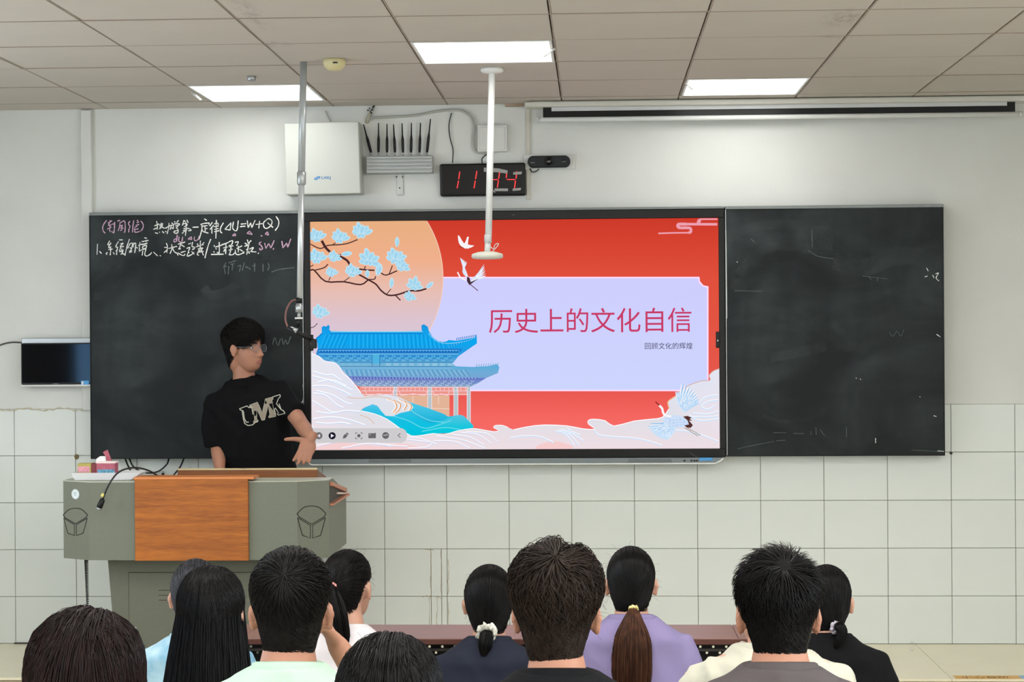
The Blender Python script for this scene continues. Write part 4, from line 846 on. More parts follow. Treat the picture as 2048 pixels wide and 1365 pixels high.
mb.tube(pts, [.0035 + .002 * math.sin(i * 1.7) for i in range(len(pts))], 6); obj('plaster_edge', mb, mat('cream_putty', (200, 192, 168), .9), wall)

# black cables hanging below the left board
cable('hanging_cable', [(258, 917, -.03), (268, 935, -.05), (290, 946, -.06), (315, 944, -.06), (333, 930, -.05), (338, 917, -.03)], -.05, .0045, M_CABLE, 'black cable hanging in a loop below the left chalkboard')
cable('hanging_cable', [(250, 917, -.03), (255, 930, -.05), (262, 944, -.08), (272, 965, -.1)], -.05, .0045, M_CABLE, 'short black cable dropping from the left chalkboard behind the white tray')
cable('hanging_cable', [(368, 917, -.03), (360, 935, -.05), (348, 950, -.08), (335, 966, -.1)], -.05, .0045, M_CABLE, 'black cable slanting down from the left chalkboard behind the lectern flap')
c = at(321, 946, -.03); o = obj('cable_clip', MB().box((c.x - .012, -.03, c.z - .008), (c.x + .012, -.002, c.z + .008), .003), M_WHITE); tag(o, 'small white cable clip on the tiles under the chalkboard cables', 'cable clip')

# ------------------------------------------------------------------ poles from the ceiling
pt = atz(607, 124, ZC); PY = pt.y
r = thing('microphone_pole', pt, 'grey steel drop pole with camera arm in front of the left chalkboard', 'pole')
pm, pb = at(603, 352, PY), at(599.5, 597, PY)
obj('upper_tube', MB().tube([pt, pm], .0158, 20), mat('pole_steel', (176, 182, 184), .3, metal=.35), r)
obj('joint_collar', MB().tube([pm + Vector((0, 0, .02)), pm + Vector((0, 0, .015)), pm - Vector((0, 0, .035)), pm - Vector((0, 0, .04))], [.0165, .02, .02, .016], 20), M_GREYM, r)
obj('lower_tube', MB().tube([pm, pb], .0135, 20), mat('pole_light', (205, 210, 212), .3, metal=.5), r)
obj('black_band', MB().tube([at(598, 596, PY), at(598, 607, PY)], .0142, 14), M_BLACK, r)
a = at(598, 607, PY); b = at(598, 625, PY); c = at(598, 636, PY); d = at(597, 654, PY)
obj('connector', MB().tube([a, a.lerp(b, .2), a.lerp(b, .25), b], [.014, .014, .017, .0165], 14), M_ALU, r)
obj('neck', MB().tube([b, c], .008, 10), M_GREYM, r)
obj('white_ring', MB().tube([c + Vector((0, 0, .002)), c - Vector((0, 0, .006))], .019, 16), M_WHITE, r)
obj('black_grip', MB().tube([c, c.lerp(d, .6), d], [.012, .0125, .008], 12), M_BLACK, r)
e_, f_ = at(574, 655, PY - .02), at(627, 682, PY + .01)
obj('silver_joint', MB().tube([at(580, 657, PY - .01), at(594, 663, PY - .01)], [.009, .013], 10), M_ALU, r)
obj('arm', MB().tube([e_, e_.lerp(f_, .5), f_], [.007, .011, .009], 10), M_BLACK, r)
h = at(628, 684, PY + .01); obj('arm_head', MB().box((h.x - .012, h.y - .02, h.z - .03), (h.x + .012, h.y + .02, h.z + .012), .004), M_BLACK, r)
obj('cable', MB().tube(crom([at(597, 600, PY), at(583, 603, PY - .01), at(573, 620, PY - .02), at(571, 640, PY - .02), at(576, 656, PY - .02)]), .0042, 8), mat('red_brown_cable', (120, 80, 72), .5), r)
pt = atz(984, 137, ZC); PY = pt.y
r = thing('white_drop_pole', pt, 'white drop pole hanging from the ceiling in front of the wall display', 'pole')
obj('ceiling_flange', MB().lathe(pt, [(.05, 0), (.052, -.004), (.052, -.012), (.046, -.018), (.018, -.024)]), M_WHITE2, r)
pm, pb = at(976, 478, PY), at(974.5, 506, PY)
obj('tube', MB().tube([pt, at(977, 470, PY)], .0152, 20), M_WHITE2, r)
obj('collar', MB().tube([at(976, 470, PY), at(976, 486, PY)], .0168, 20), mat('collar_grey', (190, 192, 190), .4), r)
obj('inner_tube', MB().tube([at(976, 484, PY), pb], .0138, 20), M_WHITE, r)
obj('microphone_disc', MB().lathe(pb, [(.018, .006), (.04, .004), (.067, -.004), (.0715, -.008), (.0715, -.022), (.06, -.027), (.03, -.029)]), mat('disc_cream', (214, 212, 200), .5), r)
mb = MB(); a = at(982, 497, PY); mb.tube(crom([at(981, 494, PY), at(987, 498, PY), at(990, 490, PY), at(996, 487, PY), at(996, 491, PY), at(989, 499, PY), at(985, 503, PY)]), .0018, 6); obj('wire_tag', mb, M_WHITE, r)

# ------------------------------------------------------------------ lectern
LF, LB_, LS, LC = -1.15, -.46, -1.06, -.965       # front, back, side corner, cabinet front
r = thing('lectern', (at(390, 1120, LF).x, -.8, 0), 'olive grey steel lectern with orange wood front panel on the platform', 'lectern')
x0, x1, x2, x3 = at(127, 1040, LS).x, at(178, 1040, LF).x, at(595, 1040, LF).x, at(658, 1040, LS).x
zt, zb = at(400, 965, LF).z, at(400, 1121, LF).z
LM, zr = -.93, zt - .105
pl_ = [(x0, LS), (x1, LF), (x2, LF), (x3, LS), (x3, LM), (x0, LM)]
V = [(x, y, zb) for x, y in pl_[:4]] + [(x3, LM, zb), (x0, LM, zb)] + [(x, y, zt) for x, y in pl_] + [(x3, LB_, zb), (x0, LB_, zb), (x3, LB_, zr), (x0, LB_, zr)]
mb = MB().add(V, [(6, 7, 8, 9, 10, 11), (0, 1, 7, 6), (1, 2, 8, 7), (2, 3, 9, 8), (3, 4, 10, 9), (5, 0, 6, 11), (4, 12, 14, 10), (13, 5, 11, 15), (12, 13, 15, 14), (11, 10, 14, 15), (5, 4, 3, 2, 1, 0), (13, 12, 4, 5)])
recalc(obj('upper_body', mb, M_STEEL, r))
obj('top_edge', MB().prism([(x0 - .001, LS - .002), (x1, LF - .003), (x2, LF - .003), (x3 + .001, LS - .002), (x3 + .001, LM), (x0 - .001, LM)], zt, zt + .004, plane='xy'), mat('pale_edge', (180, 184, 168), .4), r)
w0, w1 = at(270, 1121, LF - .02).x, at(497, 1121, LF - .02).x; wt = at(400, 957, LF - .02).z
obj('wood_panel', MB().box((w0, LF - .02, zb - .001), (w1, LF - .001, wt), .002), M_WOOD, r)
w1b = at(508, 959, LF - .02).x
obj('wood_top', MB().box((w0 - .004, LF - .024, wt - .006), (w1b, LF + .11, wt + .006), .002), M_WOODE, r)
# lower cabinet, slightly narrower towards the floor
a0, a1 = at(215, 1121, LC).x, at(557, 1121, LC).x; b0, b1 = a0 + .045, a1 - .045
mb = MB(); V = [(a0, LC, zb), (a1, LC, zb), (a1, LB_ - .08, zb), (a0, LB_ - .08, zb), (b0, LC, 0), (b1, LC, 0), (b1, LB_ - .08, 0), (b0, LB_ - .08, 0)]
mb.add(V, [(0, 1, 2, 3), (7, 6, 5, 4), (0, 4, 5, 1), (1, 5, 6, 2), (2, 6, 7, 3), (3, 7, 4, 0)]); recalc(obj('cabinet', mb, M_STEELD, r))
d0, d1, dz1, dz0 = at(258, 1150, LC).x, at(512, 1150, LC).x, at(300, 1146, LC).z, .06
dr = obj('door', MB().box((d0, LC - .006, dz0), (d1, LC + .002, dz1), .0015), M_STEELD, r)
g = .0022; obj('door_gap', MB().box((d0 - g, LC - .0016, dz0 - g), (d1 + g, LC + .001, dz1 + g)), M_DARKGAP, r)
mb = MB()
for px in ((318, 392), (404, 478)):
    for py in (1181, 1191, 1201):
        u, v = at(px[0], py, LC), at(px[1], py, LC); mb.box((u.x, LC - .0068, u.z - .0016), (v.x, LC - .0055, u.z + .0016))
obj('vent', mb, M_DARKGAP, dr)
c = at(271, 1257, LC); obj('lock', MB().lathe((c.x, LC - .005, c.z), [(.009, 0), (.009, -.006), (.006, -.009)], 16, 'y'), M_ALU, dr)
# printed emblems: a desk shape in outline
def emblem(cx, py, hw, face):
    mb = MB(); k = hw / 26
    L = [[(-26, -8), (-14, -19), (0, -22), (14, -19), (26, -8)], [(26, -8), (22, -2), (0, 11), (-22, -2), (-26, -8)], [(-25, -1), (-2, 13), (-2, 36), (-16, 31), (-20, 18), (-25, -1)], [(25, -1), (2, 13), (2, 36), (16, 31), (20, 18), (25, -1)]]
    for i, st in enumerate(L):
        pts = [(cx + x * k, py + y * k * 1.0) for x, y in st]
        if i == 0: pts = [(p.x, p.y) for p in crom([Vector((*p, 0)) for p in pts], 4)]
        P = [face(*p) for p in pts]; mb.tube(P, .0024, 4, smooth=False)
    return mb
def front_left(px, py):
    # on the chamfered left corner face from (x0, LS) to (x1, LF)
    lo, hi = 0.0, 1.0
    d = F1 + CR * ((px - 1024) / FPX) - CU * ((py - 682.5) / FPX); nrm = Vector((LF - LS, -(x1 - x0), 0)).normalized(); t = (Vector((x0, LS, 0)) - CAM).dot(nrm) / d.dot(nrm); return CAM + d * t
def front_right(px, py):
    d = F1 + CR * ((px - 1024) / FPX) - CU * ((py - 682.5) / FPX); nrm = Vector((LS - LF, -(x3 - x2), 0)).normalized(); t = (Vector((x2, LF, 0)) - CAM).dot(nrm) / d.dot(nrm); return CAM + d * t
obj('emblem', emblem(151, 1038, 24.5, front_left), M_INK, r); obj('emblem', emblem(623, 1037, 29, front_right), M_INK, r)
c = front_left(151, 989); u = (Vector((x1, LF, 0)) - Vector((x0, LS, 0))).normalized(); nn = Vector((u.y, -u.x, 0))
mb = MB(); R_ = .0235; V = [c + nn * .0008 + u * (R_ * 1.12 * math.cos(t)) + Vector((0, 0, R_ * math.sin(t))) for t in np.linspace(0, 2 * PI, 28, endpoint=False)]; mb.add(V, [tuple(range(28))])
stk = obj('round_sticker', mb, mat('sticker_white', (222, 230, 230), .5), r)
def onst(pts, w=.0018):
    m = MB(); m.tube([c + nn * .0012 + u * x * .001 + Vector((0, 0, z * .001)) for x, z in pts], w / 2, 4, smooth=False); return m
m_ = MB()
for st in ([(-5, 9), (-5, -8)], [(-5, -8), (2, -6)], [(1, 6), (7, 8), (7, 3), (3, -3), (9, -4)], [(-10, 8), (-12, 2)], [(-1, 10), (5, 11)]): t_ = onst(st); m_.add(t_.v, t_.f)
m_.tube([c + nn * .001 + u * (.0205 * 1.1 * math.cos(t)) + Vector((0, 0, .0205 * math.sin(t))) for t in np.linspace(0, 2 * PI, 29)], .0006, 4, smooth=False)
obj('sticker_print', m_, mat('grey_print', (130, 150, 160), .6), stk)
# side drawer flap on the right face
def sd(y, z): return (y, z)
ff = lambda py, y: CAM.z - (py - 700) * 0
def side(px, py, X=None):
    X = X if X is not None else x3; d = F1 + CR * ((px - 1024) / FPX) - CU * ((py - 682.5) / FPX); return CAM + d * ((X - CAM.x) / d.x)
P = [side(659, 965), side(688, 977), side(688, 985), side(659, 972)]
mb = MB().prism([(p.y, p.z) for p in P], x3 + .001, x3 + .016, plane='yz'); obj('side_flap_edge', mb, mat('copper_laminate', (186, 118, 86), .4), r)
P = [side(659, 1008), side(691, 987), side(692, 991), side(659, 1011.5)]
mb = MB().prism([(p.y, p.z) for p in P], x3 + .001, x3 + .02, plane='yz'); obj('side_flap_edge', mb, MATS['copper_laminate'], r)
P = [side(673, 985), side(691, 986), side(691, 989), side(673, 989)]
mb = MB().prism([(p.y, p.z) for p in P], x3 + .001, x3 + .01, plane='yz'); obj('flap_hinge', mb, mat('hinge_cream', (226, 206, 190), .4), r)
P = [side(659, 973), side(687, 985), side(687, 988), side(659, 1006)]
mb = MB().prism([(p.y, p.z) for p in P], x3 + .0003, x3 + .0012, plane='yz'); obj('side_recess', mb, mat('recess_dark', (70, 68, 60), .7), r)
# raised lid with the monitor behind
YL = -.86
v0, v1 = at(355, 961, YL), at(634, 937, YL); zt2 = v1.z
zl0 = zt - .03
lid = obj('raised_lid', MB().box((v0.x, YL, zl0), (v1.x, YL + .02, zt2 - .006), .002), M_WOODD, r)
obj('lid_edge', MB().box((v0.x + .001, YL - .004, zt2 - .008), (v1.x, YL + .022, zt2), .002), mat('lid_cream', (206, 184, 140), .4), r)
for xx in (v0.x, v1.x - .02):
    recalc(obj('lid_side', MB().prism([(YL + .02, zl0), (YL + .02, zt2 - .01), (YL + .3, zt - .02), (YL + .3, zr + .03)], xx, xx + .02, plane='yz'), M_WOODD, r))
v0, v1 = at(487, 935.5, YL + .1), at(500, 933.5, YL + .1); obj('latch', MB().box((v0.x, YL, zt2), (v1.x, YL + .015, zt2 + .004), .001), M_BLACK, r)
# gooseneck microphone
r = thing('gooseneck_microphone', at(325, 957, -1.05), 'black gooseneck microphone bending over the front of the lectern', 'microphone')
GP = [(326, 958, -1.03), (312, 950, -1.06), (295, 941, -1.1), (272, 936, -1.14), (250, 939, -1.18), (234, 948, -1.2), (222, 963, -1.22), (213, 980, -1.22), (206, 998, -1.22)]
P = [at(*p) for p in GP]; P[0].z = zt + .004
obj('neck', MB().tube(crom(P, 6), .0042, 10), M_CABLE, r)
obj('neck_base', MB().lathe((P[0].x, P[0].y, zt + .005), [(.02, 0), (.02, .006), (.009, .012), (.006, .03)], 16), M_BLACK, r)
a, b = P[-2], P[-1]; t_ = at(198.5, 1016, -1.22)
obj('capsule', MB().tube([b, b.lerp(t_, .15), b.lerp(t_, .8), t_], [.006, .0125, .014, .013], 14), M_BLACK, r)
t2 = at(197, 1019, -1.22); obj('capsule_end', MB().tube([t_, t2], .0125, 14), M_ALU, r)
c = at(205.5, 991, -1.225); obj('yellow_ring', MB().tube([at(207, 988, -1.22), at(204, 994, -1.22)], [.008, .008], 10), mat('yellow_tape', (222, 210, 120), .5), r)
# coiled cord
c0, c1 = at(172.5, 1121, -1.02), at(176, 1240, -1.02); P = []
for k in range(560):
    t = k / 559; turns = 34 * (t ** .8 if t < 1 else 1); R__ = .008 * (1 - .5 * t); p = c0.lerp(c1, t * .93 + .0); P.append(p + Vector((R__ * math.cos(turns * 2 * PI), R__ * math.sin(turns * 2 * PI), 0)))
P.append(c1 + Vector((0, 0, -.05))); P.append(c1 + Vector((.005, 0, -.42)))
P = [p for p in P]; P[-1].z = .0 if P[-1].z < 0 else P[-1].z
o = obj('coiled_cord', MB().tube([c0 + Vector((0, 0, .002))] + P, .0022, 5), M_CABLE); tag(o, 'black coiled cord hanging below the left corner of the lectern', 'cord')
# tray with chalk boxes
TY = -1.0
r = thing('plastic_tray', at(205, 965, TY), 'translucent white plastic tray on the left end of the lectern', 'tray')
r.location.z = zt + .005
x0_, x1_ = at(150, 965, -1.08).x, at(262, 965, -1.08).x; u0, u1 = at(144, 948, -1.08).x, at(284, 944, -1.08).x; zt_, z0_ = at(200, 946, -1.08).z, zt + .006
def tray_ring(xa, xb, ya, yb, z): return [(xa, ya, z), (xb, ya, z), (xb, yb, z), (xa, yb, z)]
ya, yb = -1.085, -.94
Rg = tray_ring(x0_, x1_, ya, yb, z0_) + tray_ring(u0, u1, ya - .008, yb + .008, zt_) + tray_ring(u0 + .003, u1 - .003, ya - .005, yb + .005, zt_) + tray_ring(x0_ + .003, x1_ - .003, ya + .003, yb - .003, z0_ + .003)
mb = MB().add(Rg, [(3, 2, 1, 0)] + [(i * 4 + k, i * 4 + (k + 1) % 4, (i + 1) * 4 + (k + 1) % 4, (i + 1) * 4 + k) for i in range(3) for k in range(4)] + [(12, 13, 14, 15)])
recalc(obj('tray_body', mb, mat('frosted_plastic', (236, 238, 240), .35, alpha=.62), r))
def chalkbox(px0, px1, py0, py1, y, ang, m, label, extra=None, h=None):
    c = at((px0 + px1) / 2, py1, y); w = (px1 - px0) / 430; hh = (h or (py1 - py0) / 430); rr_ = thing('chalk_box', (c.x, c.y, z0_ + .003), label, 'box')
    rot = Matrix.Rotation(ang, 3, 'Z'); b = MB().box((-w / 2, -.03, -hh / 2), (w / 2, .03, hh / 2), .0015, rot=rot); b.v = [(v[0] + c.x, v[1] + c.y, v[2] + z0_ + .003 + hh / 2) for v in b.v]
    obj('carton', b, m, rr_)
    return rr_, c, w, hh
PKB = mat('pink_carton', (176, 92, 108), .6, noise=.1, nscale=40)
hz = at(200, 929, -1.03).z - z0_
r1, c, w, hh = chalkbox(158, 186, 929, 950, -1.0, 0, mat('olive_carton', (176, 166, 84), .6), 'olive and pink chalk box at the left of the tray', h=hz)
obj('print', MB().box((c.x - w * .46, c.y - .0312, z0_ + hh * .45), (c.x + w * .4, c.y - .0302, z0_ + hh * .86)), mat('pink_white_print', (216, 150, 160), .6, noise=.3, nscale=120), r1)
chalkbox(184, 198, 929, 950, -.995, .1, mat('maroon_carton', (134, 60, 66), .6), 'dark red chalk box squeezed between two brighter boxes', h=hz)
r1, c, w, hh = chalkbox(196, 234, 928, 965, -1.02, 0, PKB, 'pink chalk box with white rim at the front of the tray', h=at(200, 926, -1.05).z - z0_)
obj('print', MB().box((c.x - w * .45, c.y - .0312, z0_ + hh * .35), (c.x + w * .48, c.y - .0302, z0_ + hh * .6)), mat('blue_waves_print', (92, 150, 176), .6, noise=.4, nscale=90), r1)
obj('torn_rim', MB().box((c.x - w * .5, c.y - .031, z0_ + hh * .96), (c.x + w * .53, c.y + .03, z0_ + hh * 1.06), .001), mat('paper_white', (238, 222, 218), .8), r1)
mb = MB(); P = [at(*p, -1.0) for p in ((192, 928), (194, 918), (201, 913), (211, 913), (213, 928))]; mb.prism([(p.x, p.z) for p in P], -1.01, -.995); obj('open_flap', mb, mat('carton_white', (232, 232, 232), .7), r1)
mb = MB(); P = [at(*p, -.99) for p in ((206, 905), (215, 900), (224, 924), (214, 926), (211, 913), (207, 908), (200, 905), (203, 902))]; mb.prism([(p.x, p.z) for p in P[:5]], -.993, -.986); obj('raised_flap', mb, PKB, r1)
o = blob_tag('paper_scrap', 1824, 1285, .008, M_WHITE, 'tiny white paper scrap at the foot of the tiled wall', 'paper', [(-1, -.6), (-.8, .5), (0, .9), (.9, .2), (1, -.6)])
c = atz(1823, 1301, .0); o = obj('paper_scrap', MB().box(c + Vector((-.008, -.01, 0)), c + Vector((.008, .01, .004)), .001), M_WHITE); tag(o, 'tiny white paper scrap lying on the platform floor', 'paper')
# dark strip at the foot of the wall
a, b = at(28, 1289, -.01), at(64, 1289, -.01); struct('trim_4', MB().box((a.x, -.012, 0), (b.x + .5, -.001, .006), .001), M_DARKGAP)
# warning sticker on the platform edge
a, b = atz(1905, 1352, 0), atz(2035, 1352, 0)
r = thing('step_sticker', ((a.x + b.x) / 2, PE + .03, .0), 'orange step warning sticker with dark characters on the platform edge', 'sticker')
xe = b.x + .25
obj('sheet', MB().box((a.x, PE - .011, .0002), (xe, PE + .075, .0012)), mat('sticker_orange', (216, 168, 88), .5), r)
obj('blue_end', MB().box((b.x, PE - .010, .0012), (xe - .01, PE + .073, .0015)), mat('sticker_blue', (140, 180, 215), .5), r)
text_mesh('warning_text', '小心台阶', .07, (a.x + .03, PE + .002, .0018), mat('dark_brown_print', (96, 70, 30), .6), r, width=(b - a).x - .08, height=.055, rot=(0, 0, 0))

# ------------------------------------------------------------------ front desk of the audience
DT = .55
da, db = atz(400, 1250, DT), atz(1560, 1278, DT); dy1, dy0 = -2.898, -3.215
r = thing('front_desk', ((da.x + db.x) / 2, (dy0 + dy1) / 2, ZF), 'long brown desk with perforated black front panel before the first row', 'desk')
jx = atz(1471, 1265, DT).x
for i, (u, v) in enumerate(((da.x, jx - .0008), (jx + .0008, db.x))): obj('desktop', MB().box((u, dy0, DT - .02), (v, dy1, DT), .002), M_DESK, r)
obj('edge_band', MB().box((da.x, dy0 - .003, DT - .0215), (db.x, dy0 + .012, DT - .001), .002), M_DESKE, r)
# perforated panel: real holes
def perf(x0, x1, z0, z1, y, px=.047, pz=.0222, R_=.005):
    """staggered lattice: every cell is a diamond-free rectangle with an octagonal hole"""
    V, F = [], []; nc = int((x1 - x0) / px); nr = int((z1 - z0) / pz)
    for j in range(nr):
        off = (j % 2) * px / 2
        for i in range(nc):
            cx, cz = x0 + (i + .5) * px + off, z1 - (j + .5) * pz; o = len(V); hx, hz = px / 2, pz / 2
            out = [(hx, 0), (hx, hz), (0, hz), (-hx, hz), (-hx, 0), (-hx, -hz), (0, -hz), (hx, -hz)]
            V += [(cx + a, y, cz + b) for a, b in out] + [(cx + R_ * math.cos(k * PI / 4), y, cz + R_ * math.sin(k * PI / 4)) for k in range(8)]
            V += [(cx + R_ * math.cos(k * PI / 4), y + .002, cz + R_ * math.sin(k * PI / 4)) for k in range(8)]
            for k in range(8): F += [(o + k, o + (k + 1) % 8, o + 8 + (k + 1) % 8, o + 8 + k), (o + 8 + k, o + 8 + (k + 1) % 8, o + 16 + (k + 1) % 8, o + 16 + k)]
        if off: F.append((len(V), len(V) + 1, len(V) + 2, len(V) + 3)); V += [(x0, y, z1 - j * pz), (x0 + px / 2, y, z1 - j * pz), (x0 + px / 2, y, z1 - (j + 1) * pz), (x0, y, z1 - (j + 1) * pz)]
    mb = MB(); mb.add(V, F); return mb
obj('perforated_panel', perf(da.x + .03, db.x - .05, -.02, DT - .0205, dy1 - .03), mat('panel_black', (20, 18, 18), .5), r)
for x in (da.x + .02, (da.x + db.x) / 2, db.x - .05):
    obj('leg', MB().box((x, dy0 + .06, ZF), (x + .03, dy0 + .09, DT - .02), .003).box((x, dy1 - .07, ZF), (x + .03, dy1 - .04, DT - .02), .003), M_BLACK, r)
obj('shelf_rail', MB().box((da.x + .05, dy0 + .05, .497), (db.x - .05, dy0 + .06, .507), .002), mat('rail_grey', (84, 78, 74), .5), r)

# ------------------------------------------------------------------ people
M_SKIN = mat('skin_tan', (172, 122, 98), .55, sss=.12, noise=.04, nscale=30)
M_SKIN2 = mat('skin_light', (190, 144, 122), .55, sss=.12, noise=.04, nscale=30)
M_HBASE = mat('hair_base', (16, 14, 14), .85, spec=.1)
M_LIP = mat('lips', (158, 88, 82), .5)
M_EYEW = mat('eye_white', (226, 222, 216), .3)
M_IRIS = mat('iris_dark', (30, 22, 18), .2)
M_TROUSER = mat('dark_trousers', (38, 40, 48), .85)
M_SHOE = mat('dark_shoe', (30, 30, 32), .6)
def hairmat(name, rgb, rgb2, rough=.36):
    m = mat(name, rgb, rough, rgb2=rgb2, nscale=30, stretch=(3, 3, .5), spec=.15, aniso=.4); return m
H_BLACK = hairmat('black_hair', (9, 9, 9), (19, 17, 17), .33)
H_SOFT = hairmat('soft_black_hair', (12, 11, 11), (27, 23, 22), .38)
H_BROWN = hairmat('dark_brown_hair', (24, 18, 15), (50, 38, 31), .42)
H_RED = hairmat('reddish_brown_hair', (14, 9, 8), (36, 20, 17), .4)
H_TAIL = hairmat('chestnut_hair', (40, 24, 17), (84, 52, 36), .42)

def smax(a, k): return (a ** k).sum(0) ** (1 / k)
ELL = [((0, -.012, .038), (.075, .097, .088)), ((0, .024, -.022), (.0625, .066, .083)), ((0, .036, -.062), (.046, .05, .052)), ((0, -.03, -.012), (.0665, .079, .076)), ((0, -.044, -.056), (.055, .05, .066))]
def head_r(d):
    out = []
    for c, r in ELL:
        c, r = np.array(c), np.array(r); dd = d / r; cc = -c / r; A_ = (dd ** 2).sum(1); B_ = 2 * (dd * cc).sum(1); C_ = (cc ** 2).sum() - 1
        D_ = B_ ** 2 - 4 * A_ * C_; t = np.where(D_ > 0, (-B_ + np.sqrt(np.maximum(D_, 0))) / (2 * A_), 1e-3); out.append(np.maximum(t, 1e-3))
    return smax(np.array(out), 16)
def face_bumps(P):
    x, y, z = P.T; fr = np.clip((y - .02) / .04, 0, 1)
    g = lambda cx, cz, sx, sz, a: a * np.exp(-((x - cx) / sx) ** 2 - ((z - cz) / sz) ** 2)
    dy = g(0, -.034, .0125, .012, .021) + g(0, -.012, .008, .024, .014) + g(.012, -.038, .007, .008, .008) + g(-.012, -.038, .007, .008, .008)
    dy += g(.031, .004, .017, .011, -.0095) + g(-.031, .004, .017, .011, -.0095) + g(.03, .024, .022, .007, .003) + g(-.03, .024, .022, .007, .003)
    dy += g(0, -.062, .021, .0055, .0065) + g(0, -.074, .018, .006, .006) + g(0, -.068, .022, .0022, -.003) + g(0, -.1, .02, .012, .005) + g(.04, -.026, .018, .018, .004) + g(-.04, -.026, .018, .018, .004)
    Q = P.copy(); Q[:, 1] += dy * fr; return Q
def sph(nu, nv):
    """unit directions of a grid: rings from +z to -z"""
    D = [(0, 0, 1.)]
    for i in range(1, nv):
        th = PI * i / nv
        for k in range(nu): D.append((math.sin(th) * math.sin(2 * PI * k / nu), math.sin(th) * math.cos(2 * PI * k / nu), math.cos(th)))
    D.append((0, 0, -1.)); F = [(0, 1 + (k + 1) % nu, 1 + k) for k in range(nu)]
    for i in range(nv - 2):
        a = 1 + i * nu; b = a + nu; F += [(a + k, a + (k + 1) % nu, b + (k + 1) % nu, b + k) for k in range(nu)]
    a = 1 + (nv - 2) * nu; n = len(D) - 1; F += [(a + k, a + (k + 1) % nu, n) for k in range(nu)]
    return np.array(D), F
def head_mesh(nu=64, nv=48):
    D, F = sph(nu, nv); P = face_bumps(D * head_r(D)[:, None]); return P, F
def ear(sg, big=1.0):
    """auricle: a curved shell with a rim"""
    D, F = sph(18, 12); P = D * np.array([.0085, .0185, .031]) * big
    P[:, 0] += .004 * np.exp(-((D[:, 1] ** 2 + D[:, 2] ** 2 - .8) / .25) ** 2) * np.sign(D[:, 0]); P[:, 2] -= .01 * np.clip(P[:, 1] * -20, -1, 1) * 0
    P[:, 1] *= np.where(P[:, 2] < 0, .75, 1.0)
    a = .55; x, y = P[:, 0].copy(), P[:, 1].copy(); P[:, 0], P[:, 1] = x * math.cos(a) - y * math.sin(a), x * math.sin(a) + y * math.cos(a)
    P += np.array([.0815, -.006, -.008]); P[:, 0] *= sg
    return P, (F if sg > 0 else [f[::-1] for f in F])

HLP = np.array([(0, .078), (35, .072), (55, .05), (75, .025), (88, .022), (100, .018), (112, -.012), (128, -.05), (145, -.074), (180, -.086)])
def thp(z): return np.clip((z + .022) / .09, .08, 1)
def hairline(phi, low=0):  # phi: degrees from the front
    return np.interp(phi, HLP[:, 0], HLP[:, 1]) - low * np.clip((phi - 100) / 60, 0, 1)
def scalp_mask(P, low=0):
    phi = np.degrees(np.abs(np.arctan2(P[:, 0], P[:, 1]))); return P[:, 2] - hairline(phi, low)
def hair_cap(th, low=0, nu=56, nv=44, noise=.0, vert=0, taper=True):
    D, F = sph(nu, nv); P0 = D * head_r(D)[:, None]; s = np.clip(scalp_mask(P0, low) / .022, -1, 1)
    off = np.where(s > 0, .002 + (th * (thp(P0[:, 2]) if taper else 1) - .002) * np.sqrt(np.clip(s, 0, 1)), s * .012)
    if noise: off = off * (1 + noise * np.sin(D[:, 0] * 17 + D[:, 2] * 9) * np.sin(D[:, 1] * 15 - D[:, 2] * 11))
    P = P0 + D * off[:, None]; P[:, 2] += vert * np.clip(P[:, 2] / .1, 0, 1) * (s > 0); return P, F

def strands(P, w, seed=0):
    """N strands of K points to slim three sided tubes. w (N,K)"""
    N, K, _ = P.shape; T = np.gradient(P, axis=1); T /= np.linalg.norm(T, axis=2, keepdims=True) + 1e-9
    ref = np.array([.31, .9, .3]); n1 = np.cross(T, ref); n1 /= np.linalg.norm(n1, axis=2, keepdims=True) + 1e-9; n2 = np.cross(T, n1)
    rings = []
    for k in range(3):
        a = 2 * PI * k / 3; rings.append(P + (n1 * math.cos(a) + n2 * math.sin(a)) * w[..., None])
    V = np.stack(rings, axis=2).reshape(-1, 3)
    b = (np.arange(N)[:, None] * K + np.arange(K - 1)[None, :]).ravel() * 3
    Q = np.concatenate([np.stack([b + k, b + (k + 1) % 3, b + 3 + (k + 1) % 3, b + 3 + k], 1) for k in range(3)])
    return V, Q
def join_quads(parts):
    V, Q, o = [], [], 0
    for v, q_ in parts:
        v = np.asarray(v, float); V.append(v); q_ = np.asarray(q_); Q.append(q_ + o); o += len(v)
    return np.concatenate(V), np.concatenate(Q)
def to_quads(P, F):
    return np.asarray(P, float), np.array([f if len(f) == 4 else (f[0], f[1], f[2], f[2]) for f in F])

def rand_scalp(rng, n, low=0, front=True):
    D = rng.normal(size=(n * 3, 3)); D /= np.linalg.norm(D, axis=1, keepdims=True); P = D * head_r(D)[:, None]
    ok = scalp_mask(P, low) > 0; return D[ok][:n]
def rot_between(a, b, t):
    """slerp of unit vectors arrays a -> b at t"""
    dot = np.clip((a * b).sum(-1, keepdims=True), -.999, .999); om = np.arccos(dot); so = np.sin(om); return (np.sin((1 - t) * om) * a + np.sin(t * om) * b) / so

